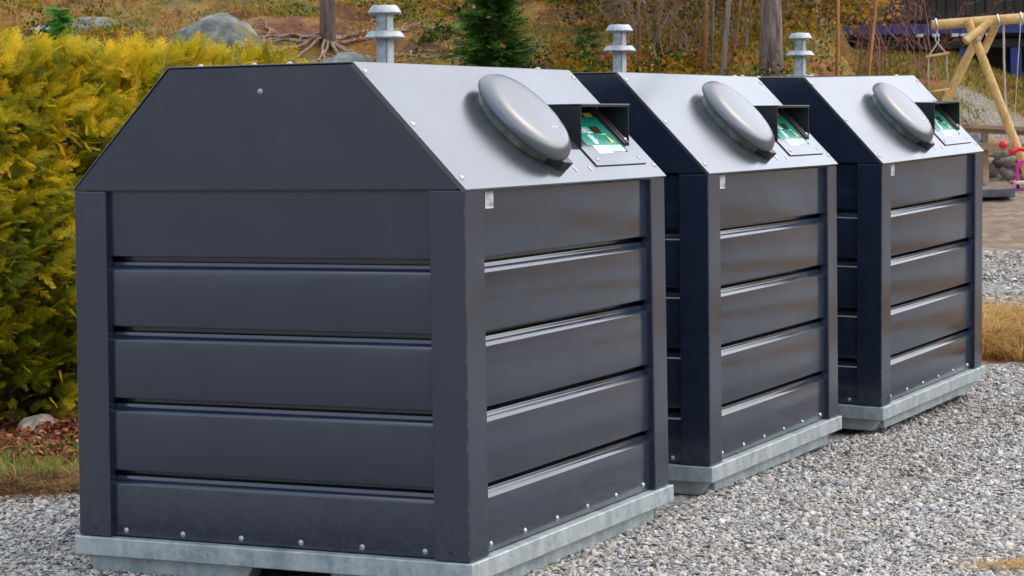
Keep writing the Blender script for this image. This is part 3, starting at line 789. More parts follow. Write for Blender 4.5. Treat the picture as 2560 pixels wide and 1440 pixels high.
def fg_grass():
    # left: band of grass between gravel and hedge
    n_ = 15000
    X = rng.uniform(-2.9, -.9, n_); Y = rng.uniform(9.3, 10.7, n_)
    k = np.array([noise.noise(Vector((x * 2.6, y * 2.6, 6))) for x, y in zip(X, Y)])
    m_ = ((k > -.15) | (rng.random(n_) < .35)) & (Y > 9.38 + .12 * np.sin(X * 9)) & (rng.random(n_) < np.clip((10.35 - Y) / .45, 0, 1))
    P = np.stack([X, Y, Hv(X, Y) - .004], 1)[m_]
    o = blades('grass', P, .065, GREENG, .9, .0022, 3); tag(o, 'short green and straw grass between the gravel and the hedge', 'grass', kind='stuff')
    # dead grass and roots at the cut edge of the turf
    n_ = 9000; X = rng.uniform(-2.9, -.9, n_); Y = 9.33 + rng.normal(0, .10, n_) + .04 * np.sin(X * 7)
    P = np.stack([X, Y, Hv(X, Y) - .004], 1)
    dm = leafmat('dead_turf', [(.2, (.06, .03, .012)), (.5, (.16, .085, .03)), (.8, (.36, .22, .09))], .15, .8, 4)
    o = blades('dead_grass', P, .05, dm, 1.6, .0022, 3); tag(o, 'matted brown dead grass along the edge of the gravel', 'dead grass', kind='stuff')
    # right: straw tussocks beyond the farthest container
    T = np.array([(rng.uniform(2.5, 4.3), rng.uniform(13.6, 16.2)) for _ in range(64)])
    T = T[(T[:, 1] > 13.75 + .25 * np.sin(T[:, 0] * 5))]
    n_ = 19000; k = rng.integers(0, len(T), n_); off = rng.normal(0, 1, (n_, 2)) * rng.uniform(.04, .10, len(T))[k][:, None]; X = T[k, 0] + off[:, 0]; Y = T[k, 1] + off[:, 1]
    P = np.stack([X, Y, Hv(X, Y) - .004], 1)
    o = blades('straw_grass', P, .19 * rng.uniform(.5, 1.25, len(T))[k], DRYG, 1.15, .0026, 4, out=off / (np.linalg.norm(off, axis=1, keepdims=True) + 1e-6) + rng.normal(0, .45, (n_, 2))); tag(o, 'dry straw coloured grass tussocks beyond the farthest container', 'dry grass', kind='stuff')
    # a few tufts in the near right corner and bits of straw lying on the gravel
    n_ = 700; X = 1.60 + rng.normal(0, .09, n_); Y = 7.42 + rng.normal(0, .05, n_); P = np.stack([X, Y, 0 * X], 1)
    o = blades('dry_tuft', P, .035, DRYG, 1.7, .0014, 3); tag(o, 'thin flattened dry grass in the gravel at the lower right corner', 'dry grass', kind='stuff')
    n_ = 420; X = rng.uniform(-.4, 3.2, n_); Y = rng.uniform(7.2, 13, n_)
    q = -(X + .146) * .904 + (Y - 7) * .427; m_ = (q < -.02); X, Y = X[m_], Y[m_]; n_ = len(X)
    pv = np.array([(-.04, -1, 0), (.04, -.9, .05), (.05, 1, 0), (-.03, .9, .06)]); d = rng.normal(0, 1, (n_, 3)); d[:, 2] *= .06
    V, Fc = inst(pv, np.array([(0, 1, 2, 3)]), np.stack([X, Y, hbase(X, Y) + .017], 1), frames(d, rng.normal(0, .3, n_)), rng.uniform(.012, .035, n_))
    o = fast('straw_bits', V, Fc, DRYG, rnd=np.repeat(rng.uniform(.1, .6, n_), 4)); tag(o, 'loose bits of straw and needles lying on the gravel', 'straw', kind='stuff')
    # leaf litter under the hedge
    n_ = 15000; X = rng.uniform(-2.9, -.8, n_); Y = 9.7 + 2.3 * rng.random(n_) ** .7
    lm = leafmat('brown_leaves', [(.1, (.08, .022, .012)), (.45, (.25, .07, .035)), (.75, (.40, .15, .07)), (1, (.46, .27, .14))], .1, .6, 5)
    pv = np.array([(-.5, 0, 0), (0, -.4, .12), (.5, .1, .0), (.05, .45, .14)]); pf = np.array([(0, 1, 2, 3)])
    d = rng.normal(0, 1, (n_, 3)); d[:, 2] *= .35
    M = frames(d, rng.normal(0, .6, n_)); z = Hv(X, Y) + rng.uniform(0, .05, n_)
    V, Fc = inst(pv, pf, np.stack([X, Y, z], 1), M, rng.uniform(.015, .045, n_))
    o = fast('leaf_litter', V, Fc, lm, rnd=np.repeat(rng.uniform(.1, .9, n_), 4)); tag(o, 'reddish brown fallen leaves lying under the hedge', 'leaf litter', kind='stuff')
fg_grass()

# ------------------------------------------------------------------ rocks
def rockmat(name, c0, c1, c2, moss=(.14, .13, .03)):
    m, n, b = mat(name)
    t = tex(n, 'noise', 3.2, 10, rough=.72); t2 = tex(n, 'noise', 14, 6, rough=.7); t3 = tex(n, 'noise', 1.4, 5)
    c = ramp(n, t.outputs[0], [(.32, c0), (.5, c1), (.68, c2)])
    c = mix(n, .5, c, ramp(n, t2.outputs[0], [(.35, (.35, .36, .35)), (.62, (1, 1, 1))]), 'MULTIPLY')
    c = mix(n, ramp(n, t3.outputs[0], [(.52, (0, 0, 0)), (.62, (.8, .8, .8))]), c, moss)
    n.links.new(c, b.inputs['Base Color']); b.inputs['Roughness'].default_value = .9
    bump(n, b, t2.outputs[0], .6, .03)
    return m
ROCK = rockmat('lichen_rock', (.07, .075, .065), (.21, .225, .20), (.40, .42, .36), (.12, .11, .02))
ROCKD = rockmat('dark_rock', (.06, .07, .075), (.17, .19, .20), (.34, .35, .34), (.10, .08, .03))
def rock(name, px, py, Y, w, h, d, label, seed, m=ROCK, cat='rock', zoff=0.02, group=None):
    p = at(px, py, Y); p.z = H(p.x, p.y) + zoff
    bm = bmesh.new(); bmesh.ops.create_icosphere(bm, subdivisions=4, radius=1)
    for v in bm.verts:
        c = v.co.copy(); k = 1 + .22 * noise.noise(c * 1.3 + Vector((seed, 0, 0))) + .10 * noise.noise(c * 3.1 + Vector((0, seed, 0))) + .04 * noise.noise(c * 8 + Vector((0, 0, seed)))
        v.co = Vector((c.x * k * w / 2, c.y * k * d / 2, c.z * k * h * (1 if c.z > 0 else .5)))
    o = bm_obj(name, bm, m, None, smooth=True); o.location = p; o.rotation_euler = (0, 0, seed * .7)
    tag(o, label, cat, group); return o
RG = 'rocks on the hillside'
rock('boulder', 545, 95, 19.4, .74, .27, .8, 'large rounded pale grey boulder above the hedge left of the first vent pipe', 1, group=RG)
rock('rock', 222, 62, 21.6, .30, .13, .6, 'flat pale rock beside the little pine above the hedge', 2, group=RG, zoff=-.045)
rock('rock', 108, 60, 21.0, .26, .07, .6, 'low lichen rock at the far left of the slope', 5, group=RG)
rock('rock', 600, 18, 23.0, .36, .10, .5, 'small grey rock high on the slope above the large boulder', 3, group=RG, zoff=-.02)
rock('rock', 880, 140, 18.4, .55, .14, .5, 'mossy rock ledge just left of the nearest vent pipe', 4, group=RG)
rock('rock', 770, 165, 17.6, .38, .10, .4, 'broken rock at the end of the hedge top', 9, group=RG)
rock('stone', 95, 1100, 10.55, .25, .062, .13, 'single flat beige stone at the foot of the hedge', 6, rockmat('beige_stone', (.30, .25, .20), (.50, .43, .34), (.66, .60, .50), (.42, .36, .26)), 'stone')

# ------------------------------------------------------------------ trees
def barkmat(name, c0, c1, sc=(1, 1, .18)):
    m, n, b = mat(name)
    t = tex(n, 'noise', 22, 8, rough=.7, stretch=sc); t2 = tex(n, 'noise', 2, 4)
    c = ramp(n, t.outputs[0], [(.36, c0), (.62, c1)])
    c = mix(n, ramp(n, t2.outputs[0], [(.5, (0, 0, 0)), (.75, (.5, .5, .5))]), c, (.16, .17, .13))
    n.links.new(c, b.inputs['Base Color']); b.inputs['Roughness'].default_value = .9
    bump(n, b, t.outputs[0], .9, .03); return m
PINE = barkmat('pine_bark', (.07, .045, .035), (.30, .235, .20))
ROOTB = barkmat('root_bark', (.13, .07, .05), (.42, .27, .19))
REDB = barkmat('red_stem_bark', (.16, .06, .03), (.40, .18, .08))
GREYB = barkmat('grey_stem_bark', (.14, .10, .09), (.38, .29, .25))
ORANB = barkmat('orange_stem_bark', (.26, .10, .03), (.52, .25, .09))
NEED = leafmat('pine_needles', [(.1, (.02, .045, .012)), (.5, (.05, .10, .02)), (.9, (.11, .16, .03))], .2, .6, 1.2)
SPRUCE = leafmat('spruce_needles', [(.1, (.015, .06, .012)), (.45, (.045, .16, .02)), (.75, (.10, .26, .03)), (1., (.18, .32, .04))], .25, .6, 2.5)
def trunk_bm(bm, p, r, h, lean=(0, 0), n=9, sides=14, wob=.03, flare=1.25):
    pts = []; rad = []
    for i in range(n + 1):
        t = i / n
        pts.append(Vector(p) + Vector((lean[0] * t * h + wob * math.sin(t * 7 + p[0]), lean[1] * t * h, -.15 + h * t)))
        rad.append(r * ((1 - .75 * t) + (flare - 1) * math.exp(-t * h / .18)))
    tube(bm, pts, rad, sides); return pts, rad
def crown(name, parent, p0, h0, h1, rad, n_, m, size=.35, tag_=None):
    """clumped needle crown high above"""
    pv, pf = spray(1, 7, 3, 3, .03)
    cl = [(Vector((random.gauss(0, rad * .5), random.gauss(0, rad * .5), random.uniform(h0, h1)))) for _ in range(26)]
    P = []; Dd = []
    for i in range(n_):
        c = random.choice(cl); o = Vector((random.gauss(0, 1), random.gauss(0, 1), random.gauss(0, .6)))
        P.append(tuple(Vector(p0) + c + o * rad * .16)); Dd.append(tuple(o + Vector((0, 0, .4))))
    V, Fc = inst(pv, pf, np.array(P), frames(np.array(Dd)), rng.uniform(size * .6, size, n_))
    fast(name, V, Fc, m, parent, rnd=np.repeat(rng.uniform(0, 1, n_), len(pv)))
def pine_tree(px, Y, r, label, m=PINE, lean=(0, 0), h=7, roots=0, group='pine trees on the slope', name='pine_tree', rl=1.0):
    g = at(px, 100, Y); base = Vector((g.x, Y, H(g.x, Y)))
    root = empty(name, base); tag(root, label, 'tree', group)
    bm = bmesh.new(); trunk_bm(bm, (0, 0, 0), r, h, lean); bm_obj('trunk', bm, m, root, smooth=True)
    crown('crown', root, (lean[0] * h * .8, lean[1] * h * .8, 0), h * .55, h * 1.0, 1.0, 260, NEED)
    for k in range(3):
        bm = bmesh.new(); a = k * 2.1 + px; z = h * (.5 + .12 * k)
        tube(bm, [(lean[0] * z, lean[1] * z, z), (.4 * math.cos(a) + lean[0] * z, .4 * math.sin(a), z + .15), (.95 * math.cos(a) + lean[0] * z, .95 * math.sin(a), z + .45)], [r * .3, r * .2, r * .08], 6); bm_obj('branch', bm, m, root, smooth=True)
    for k in range(roots):
        a = 2 * math.pi * (k + .5) / roots + random.uniform(-.25, .25)
        L = random.uniform(.5, 1.3) * rl * (1.1 - .5 * abs(math.sin(a)))
        sd_ = random.uniform(0, 99); r0 = random.uniform(.008, .018)
        def run(x, y, a, L, r0, sd_, lift):
            pts = []; rad = []; n = 16
            for i in range(n + 1):
                t = i / n
                z = H(base.x + x, base.y + y) - base.z + lift * math.exp(-t * 6) + r0 * .9 + .012 + .026 * noise.noise(Vector((sd_, t * 3.2, 1)))
                pts.append(Vector((x, y, z))); rad.append(r0 * (1 - .65 * t) + .003)
                a += noise.noise(Vector((sd_, t * 4.5, 5))) * .55
                x += L / n * math.cos(a); y += L / n * math.sin(a) * 1.3
            return pts, rad, a
        pts, rad, a1 = run(r * .6 * math.cos(a), r * .6 * math.sin(a), a, L, r0, sd_, .05)
        bm = bmesh.new(); tube(bm, pts, rad, 7); rt = bm_obj('root', bm, ROOTB, root, smooth=True)
        for q in range(2):
            j = random.randint(4, 11); p2, r2, _ = run(pts[j].x, pts[j].y, a + random.choice((-.8, .8, -.5, .5)), L * .55, r0 * .55, sd_ + 7 * (q + 1), 0)
            bm = bmesh.new(); tube(bm, p2, r2, 6); bm_obj('side_root', bm, ROOTB, rt, smooth=True)
    return root
pine_tree(818, 19.8, .062, 'pine with twisting exposed roots, left of the nearest vent pipe', roots=15, lean=(-.01, 0), rl=1.5)
pine_tree(1182, 21.5, .050, 'slim grey pine trunk just left of the young spruce', roots=3, m=GREYB)
pine_tree(1927, 17.5, .082, 'thick straight grey pine trunk between the second and third vent pipes', lean=(-.02, 0), roots=0)
pine_tree(1030, 24.0, .055, 'pine with spread roots high on the slope right of the nearest vent pipe', roots=7, m=PINE)
pine_tree(2088, 18.2, .015, 'thin orange stemmed tree right of the farthest vent pipe', m=ORANB, h=5, name='young_tree', group='thin trees on the slope')
pine_tree(2146, 18.0, .012, 'slanting thin orange sapling in front of the bare bush', m=ORANB, h=4.5, lean=(.10, 0), name='young_tree', group='thin trees on the slope')
pine_tree(1757, 17.8, .016, 'thin dark red sapling left of the thick pine, leftmost of three', m=REDB, h=4, lean=(.01, 0), name='sapling', group='thin trees on the slope')
pine_tree(1776, 18.0, .012, 'very thin brown sapling right beside the dark red one', m=PINE, h=4, name='sapling', group='thin trees on the slope')
pine_tree(1800, 17.6, .020, 'pinkish grey crooked sapling left of the thick pine', m=GREYB, h=4.5, lean=(.06, 0), name='sapling', group='thin trees on the slope')
pine_tree(1822, 18.0, .013, 'red slanting sapling nearest to the thick pine', m=REDB, h=4, lean=(.11, 0), name='sapling', group='thin trees on the slope')
pine_tree(1596, 18.0, .014, 'thin reddish sapling right of the middle vent pipe', m=REDB, h=4, lean=(-.03, 0), name='sapling', group='thin trees on the slope')

def spruce(px, py, Y, h, w, label, name='spruce_tree', m=SPRUCE, n_=900, group='young conifers on the slope'):
    g = at(px, py, Y); base = Vector((g.x, Y, H(g.x, Y) - .02))
    root = empty(name, base); tag(root, label, 'tree', group)
    bm = bmesh.new(); trunk_bm(bm, (0, 0, 0), .022 * h, h, n=6, sides=8, wob=.0, flare=1.1); bm_obj('trunk', bm, PINE, root, smooth=True)
    pv, pf = spray(1, 6, 5, 3, .035); P = []; Dd = []; S = []
    for i in range(n_):
        t = random.random() ** 1.25; z = h * t; rr = w / 2 * (1 - t) ** .8 * (.75 + .25 * math.sin(t * 40))
        a = random.uniform(0, 2 * math.pi); k = random.random() ** .6
        lump = .75 + .5 * noise.noise(Vector((math.cos(a) * 1.5, math.sin(a) * 1.5, z * 3 + px)))
        x = rr * k * lump * math.cos(a); y = rr * k * lump * math.sin(a)
        P.append((x, y, z - .12 * k * rr + .03)); Dd.append((math.cos(a) + random.gauss(0, .3), math.sin(a) + random.gauss(0, .3), random.gauss(.05, .2))); S.append(.13 * h ** .3 * random.uniform(.6, 1.2))
    V, Fc = inst(pv, pf, np.array(P), frames(np.array(Dd), rng.normal(0, .4, n_)), np.array(S))
    fast('foliage', V, Fc, m, root, rnd=np.repeat(rng.uniform(0, 1, n_), len(pv)))
spruce(1238, 170, 17.6, 1.35, .80, 'dense dark green young spruce behind the nearest container', n_=1500)
spruce(150, 75, 18.4, .62, .34, 'tiny bright green pine seedling above the hedge', 'pine_seedling', leafmat('seedling_needles', [(.2, (.06, .26, .03)), (.8, (.20, .50, .06))], .3), 420)
spruce(1468, 150, 18.2, .35, .45, 'low green conifer bush left of the middle vent pipe', 'conifer_bush', n_=200)
spruce(1660, 60, 22.5, 1.5, .9, 'dark loose spruce behind the thin saplings', n_=900)
spruce(1405, 60, 23.0, .8, .8, 'small dark conifer high on the slope between two vent pipes', 'conifer_bush', n_=350)

def bare_bush(px, py, Y, w, h, label, m, n0=12, seed=0, cat='bush', depth=4, name='bare_bush', group='leafless bushes on the slope', r0=.012, leaves=None):
    g = at(px, py, Y); base = Vector((g.x, Y, H(g.x, Y) - .03)); rr = random.Random(seed)
    root = empty(name, base); tag(root, label, cat, group); segs = []; tips = []
    def grow(p, d, l, r, lev):
        q = p; pts = [p]; dd = d
        for i in range(3):
            dd = (dd + Vector((rr.gauss(0, .22), rr.gauss(0, .22), rr.gauss(.02, .12)))).normalized(); q = q + dd * l / 3; pts.append(q)
        segs.append((pts, r)); tips.append((q, dd))
        if lev:
            for k in range(rr.choice((2, 3, 3))):
                b = pts[rr.choice((1, 2, 3, 3))]
                nd = (dd + Vector((rr.gauss(0, .65), rr.gauss(0, .65), rr.gauss(.0, .45)))).normalized()
                grow(b, nd, l * rr.uniform(.55, .85), r * .62, lev - 1)
    for k in range(n0):
        a = rr.uniform(0, 2 * math.pi); s = rr.uniform(.1, 1) * w / h * .5
        grow(Vector((rr.gauss(0, w * .18), rr.gauss(0, w * .12), 0)), Vector((s * math.cos(a), s * math.sin(a) * .7, 1)).normalized(), h * rr.uniform(.35, .5), r0, depth)
    V = []; Fc = []
    for pts, r in segs:
        i0 = len(V); n_ = len(pts)
        for i, p in enumerate(pts):
            k = r * (1 - .4 * i / (n_ - 1))
            for a in (0, 2.094, 4.189): V.append((p.x + k * math.cos(a), p.y + k * math.sin(a) * .7, p.z + k * math.sin(a) * .7))
        for i in range(n_ - 1):
            for k in range(3): Fc.append((i0 + 3 * i + k, i0 + 3 * i + (k + 1) % 3, i0 + 3 * i + 3 + (k + 1) % 3, i0 + 3 * i + 3 + k))
    fast('branches', np.array(V), np.array(Fc), m, root)
    if leaves:
        lm, sz, dens = leaves; T = [t for t in tips for _ in range(dens)]
        P = np.array([tuple(t[0]) for t in T]) + rng.normal(0, sz * .8, (len(T), 3)); n_ = len(P)
        pv = np.array([(0, 0, 0), (.4, .5, .05), (0, 1, 0), (-.4, .5, .05)]); pf = np.array([(0, 1, 2, 3)])
        VV, FF = inst(pv, pf, P, frames(rng.normal(0, 1, (n_, 3))), rng.uniform(sz * .5, sz, n_))
        fast('leaves', VV, FF, lm, root, rnd=np.repeat(rng.uniform(0, 1, n_), 4))
TWIG = simple('red_twig', (.20, .085, .06), .8, var=.4, vs=4)
TWIG2 = simple('pale_twig', (.26, .17, .13), .8, var=.4, vs=4)
BROWNL = leafmat('withered_leaves', [(.1, (.10, .03, .015)), (.5, (.26, .10, .04)), (.9, (.36, .2, .09))], .2, .7, 1)
OLIVE = leafmat('olive_leaves', [(.05, (.03, .05, .008)), (.4, (.12, .14, .015)), (.6, (.26, .22, .02)), (.85, (.38, .17, .02))], .3, .7, 1)
ORANGEL = leafmat('orange_leaves', [(.05, (.12, .12, .012)), (.35, (.32, .24, .02)), (.6, (.48, .22, .02)), (.9, (.52, .3, .04))], .35, .7, 1)
bare_bush(2190, 100, 25.2, 1.5, 1.6, 'big reddish leafless bush in front of the dark house', TWIG, 11, 1, leaves=(BROWNL, .022, 1), r0=.011, depth=4)
bare_bush(2290, 120, 25.6, 1.0, 1.2, 'smaller brown leafless bush beside the rope ladder', TWIG, 6, 2, leaves=(BROWNL, .022, 1), r0=.009)
bare_bush(1640, 120, 18.2, .9, 1.1, 'tangle of pale bare twigs right of the middle vent pipe', TWIG2, 10, 3, r0=.008, leaves=(OLIVE, .03, 1))
bare_bush(1862, 120, 18.6, .9, 1.0, 'olive and rust coloured thicket behind the thick pine', TWIG2, 12, 4, r0=.007, leaves=(OLIVE, .045, 3))
bare_bush(2030, 60, 19.8, .55, .95, 'bright yellow and orange bush right of the thick pine', TWIG2, 14, 5, r0=.007, leaves=(ORANGEL, .055, 5))
bare_bush(1540, 60, 20.4, .9, .9, 'brownish green bush behind the middle vent pipe', TWIG2, 12, 6, r0=.007, leaves=(OLIVE, .045, 3))
bare_bush(1710, 80, 19.0, .9, 1.1, 'green tinted thicket left of the dark red sapling', TWIG2, 12, 7, r0=.007, leaves=(OLIVE, .045, 3))
bare_bush(1330, 20, 24.0, .7, .7, 'rusty bush above the young spruce', TWIG, 10, 8, r0=.007, leaves=(BROWNL, .04, 2))

spruce(1470, 20, 22.4, 1.9, 1.1, 'dark spruce added as forest shade high behind the middle vent pipe, left one of the pair', n_=700)  # this row of spruces is added as backing for the dark forest shade
spruce(1560, 20, 23.2, 2.1, 1.2, 'dark spruce added as forest shade high behind the middle vent pipe, right one of the pair', n_=700)
spruce(1800, 20, 22.8, 2.0, 1.1, 'dark spruce added as forest shade behind the thin saplings', n_=700)
spruce(1380, 10, 24.0, 1.3, 1.0, 'low dark spruce added as forest shade at the top edge right of the dense young spruce', n_=450)
# ------------------------------------------------------------------ right side: house, bank, fence, wall, swing
BOARD = simple('dark_stained_boards', (.020, .014, .011), .7, var=.5, vs=5)
BLUE = simple('blue_fascia', (.012, .025, .16), .5, var=.25, vs=6)
PLAST = simple('grey_plinth', (.085, .075, .065), .9, var=.35, vs=2.5, bs=.2)
def house():
    Y = 29.0; o = at(2120, 200, Y); root = empty('house', (o.x, Y, 1.6)); L = root.location
    tag(root, 'dark stained timber house with blue beams and a balcony, at the top right', 'house')
    P = lambda u, v, y=Y: at(u, v, y) - L
    xr = 5.2
    a = P(2115, 300); xl = a.x
    z = lambda v: P(2300, v).z
    bm = bmesh.new(); box(bm, xl + 1.452, xl + xr, .9, 1.1, -.9, z(96)); bm_obj('foundation_wall', bm, PLAST, root)
    bm = bmesh.new(); box(bm, xl, xl + xr, 1.4, 4.5, z(60), z(-500)); 
    box(bm, xl + .1, xl + 1.45, .92, 1.35, -.9, z(96)); bm_obj('wall', bm, BOARD, root)  # lower dark block stands in for the shaded void under the house
    # balcony: blue edge beam, deck, board railing with gaps
    bm = bmesh.new(); box(bm, xl - .3, xl + xr, -.25, -.15, z(88), z(62)); bm_obj('edge_beam', bm, BLUE, root, bevel=.005)
    bm = bmesh.new(); box(bm, xl - .2, xl + xr, -.14, 1.6, z(95), z(88)); bm_obj('balcony_deck', bm, BOARD, root)
    bm = bmesh.new(); box(bm, xl + .1, xl + xr, -.1, .0, z(122), z(100)); bm_obj('lower_beam', bm, BOARD, root, bevel=.005)
    bm = bmesh.new()
    x = xl - .1; k = 0
    while x < xl + xr - .1:
        box(bm, x, x + .105, -.24, -.22, z(52), z(-160)); x += .105 + (.012 if k % 2 else .02); k += 1
    bm_obj('railing', bm, BOARD, root)
    for u in (2408, 2535, 2700):
        q = P(u, 100); bm = bmesh.new(); box(bm, q.x - .07, q.x + .07, -.1, .04, -1.2, z(123)); bm_obj('blue_post', bm, BLUE, root, bevel=.005)
    pale = simple('pale_bracket', (.62, .62, .58), .6)
    for u in (2290, 2330, 2378, 2400, 2418, 2462):
        q = P(u, 85); bm = bmesh.new(); box(bm, q.x - .045, q.x + .045, -.27, -.252, z(95) + .0, z(95) + .04); bm_obj('bracket', bm, pale, root, bevel=.003)
    bm = bmesh.new(); box(bm, xl - 1.2, xl + xr + 1, -1.6, 6, z(-520), z(-505)); bm_obj('roof', bm, BOARD, root)
house()

WOOD = None
def woodmat(name, c0, c1, c2):
    m, n, b = mat(name)
    t = tex(n, 'noise', 5, 8, rough=.65); k = tex(n, 'voronoi', 3.5, stretch=(1, 1, .6))
    c = ramp(n, t.outputs[0], [(.3, c0), (.5, c1), (.72, c2)])
    c = mix(n, ramp(n, k.outputs['Distance'], [(.02, (.8, .8, .8)), (.09, (0, 0, 0))]), c, (.20, .09, .03))
    g = tex(n, 'noise', 40, 4); c = mix(n, .35, c, ramp(n, g.outputs[0], [(.35, (.55, .5, .45)), (.6, (1, 1, 1))]), 'MULTIPLY')
    n.links.new(c, b.inputs['Base Color']); b.inputs['Roughness'].default_value = .7; bump(n, b, t.outputs[0], .2, .01); return m
PINEW = woodmat('round_pine_wood', (.42, .24, .07), (.62, .40, .14), (.72, .52, .24))
GREYW = woodmat('weathered_rail_wood', (.17, .11, .06), (.32, .22, .13), (.45, .35, .24))
ROPE = simple('grey_rope', (.42, .35, .30), .9, var=.2, vs=60)
CHAIN = simple('zinc_chain', (.55, .58, .60), .4, .6)
def swing():
    Y = 17.0; c = at(2430, 100, Y); root = empty('swing_frame', (c.x, Y, H(c.x, Y))); L = root.location
    tag(root, 'pale round-log swing frame with crossed legs at the right edge', 'swing frame')
    P = lambda u, v, y=Y: at(u, v, y) - L
    q0, q1 = P(2329, 63), P(2560, 45); d = (q1 - q0).normalized(); r = .037
    bm = bmesh.new(); tube(bm, [q0, q0 + d * .01, q1 + d * 1.9], [r * .9, r, r * 1.03], 18); bm_obj('top_beam', bm, PINEW, root, smooth=True).data.set_sharp_from_angle(angle=R(50))
    zg = -.1
    def leg(u0, v0, u1, v1, y0, y1, rr, name='leg'):
        a, b = P(u0, v0, Y + y0), P(u1, v1, Y + y1); bm = bmesh.new(); tube(bm, [a, b], [rr * .95, rr], 16); bm_obj(name, bm, PINEW, root, smooth=True).data.set_sharp_from_angle(angle=R(50))
    # main pair crossing under the beam: one leans towards us right, the other left/back
    leg(2419, 50, 2706, 790, -.085, -.30, .034); leg(2462, 58, 2126, 730, .085, .30, .034)
    leg(2488, 66, 2458, 130, .12, .12, .030, 'brace')
    # short brace bolted across
    tube_b = bmesh.new(); a, b = P(2413, 103, Y - .18), P(2478, 52, Y - .10); tube(tube_b, [a, b], [.029, .029], 14); bm_obj('brace', tube_b, PINEW, root, smooth=True).data.set_sharp_from_angle(angle=R(50))
    bm = bmesh.new(); lathe(bm, [(0, .004), (.014, .004), (.018, 0)], Matrix.Translation(P(2445, 98, Y - .16)) @ Matrix.Rotation(R(90), 4, 'X'), 14); bm_obj('bolt', bm, STEEL, root)
    for u, v in ((2340, 62), (2494, 52), (2552, 47)):
        q = P(u, v); bm = bmesh.new()
        pts = [q + Vector((.006 * math.sin(a * 2), (r + .007) * math.cos(a), (r + .007) * math.sin(a))) for a in np.linspace(0, 2 * math.pi, 20)]
        tube(bm, pts, .007, 6); bm_obj('beam_clamp', bm, CHAIN, root, smooth=True)
    # rope ladder hanging from a carabiner
    s = P(2343, 76) + L; lad = empty('rope_ladder', s); tag(lad, 'small rope ladder with wooden rungs hanging from the left end of the swing beam', 'rope ladder')
    Q = lambda u, v, y=Y: at(u, v, y) - s
    bm = bmesh.new()
    for k, (v0, rr) in enumerate(((84, .017), (94, .026))):
        c0 = Q(2343, v0 + k * 2); tube(bm, [c0 + Vector((rr * .5 * math.cos(a) * (1 if k else .4), rr * .5 * math.cos(a) * (.1 if k else 1), rr * (1.25) * math.sin(a))) for a in np.linspace(0, 2 * math.pi, 16)], .0045, 6)
    bm_obj('carabiner', bm, CHAIN, lad, smooth=True)
    for (u0, v0, u1, v1) in ((2315, 142, 2373, 133), (2322, 231, 2374, 223)):
        bm = bmesh.new(); tube(bm, [Q(u0, v0), Q(u1, v1)], .0105, 12); bm_obj('rung', bm, PINEW, lad, smooth=True)
    for pts in (((2344, 108), (2321, 141), (2321, 185), (2323, 231)), ((2344, 108), (2366, 134), (2368, 180), (2371, 223))):
        bm = bmesh.new(); tube(bm, [Q(*p) for p in pts], .006, 8); bm_obj('rope', bm, ROPE, lad, smooth=True)
    # climbing rope
    s2 = P(2510, 60) + L; Q = lambda u, v, y=Y: at(u, v, y) - s2
    bm = bmesh.new(); tube(bm, [Q(2509, 62), Q(2510, 150), Q(2513, 240), Q(2518, 300), Q(2519, 330)], .0085, 10)
    o = bm_obj('climbing_rope', bm, ROPE, None, smooth=True); o.location = s2; tag(o, 'single thick rope hanging straight down from the swing beam', 'rope')
    # toddler swing: red bar, magenta frame, seat board, thin ropes
    RED = simple('red_plastic', (.62, .012, .02), .35); MAG = simple('magenta_plastic', (.52, .015, .26), .35); PURP = simple('violet_plastic', (.16, .05, .24), .4); CRE = simple('cream_board', (.62, .46, .36), .6)
    Ys = 16.7; s3 = at(2560, 400, Ys); t = empty('toddler_swing', s3); tag(t, 'red and magenta plastic toddler swing seat hanging at the right edge', 'toddler swing')
    Q = lambda u, v, y=Ys: at(u, v, y) - s3
    bm = bmesh.new(); lathe(bm, [(0, -.034), (.018, -.030), (.030, -.012), (.032, .008), (.022, .026), (0, .032)], Matrix.Translation(Q(2508, 362)) @ Matrix.Rotation(.7, 4, 'Y'), 20); bm_obj('handle_knob', bm, RED, t, smooth=True)
    bm = bmesh.new(); tube(bm, [Q(2523, 381), Q(2534, 379), Q(2546, 372), Q(2560, 374), Q(2600, 374), Q(2640, 380)], [.022, .024, .017, .016, .018, .024], 14); bm_obj('safety_bar', bm, RED, t, smooth=True)
    bm = bmesh.new(); tube(bm, [Q(2545, 472), Q(2543, 440), Q(2543, 418), Q(2548, 408), Q(2560, 402), Q(2600, 402), Q(2614, 420), Q(2616, 472)], .012, 12)
    tube(bm, [Q(2533, 411), Q(2560, 411)], .008, 8); tube(bm, [Q(2527, 460), Q(2532, 452)], .014, 10); bm_obj('seat_frame', bm, MAG, t, smooth=True)
    bm = bmesh.new(); a = Q(2532, 457); box(bm, a.x, a.x + .30, -.10, .12, a.z - .010, a.z + .012); bm_obj('seat', bm, CRE, t, bevel=.004)
    bm = bmesh.new(); a = Q(2525, 474); box(bm, a.x, a.x + .32, -.12, .14, a.z - .008, a.z + .006); bm_obj('seat_rim', bm, PURP, t, bevel=.003)
    for pts in (((2552, 50), (2536, 300), (2533, 372)), ((2590, 48), (2590, 372))):
        bm = bmesh.new(); tube(bm, [Q(*p) for p in pts], .0028, 6); bm_obj('swing_rope', bm, ROPE, t, smooth=True)
swing()

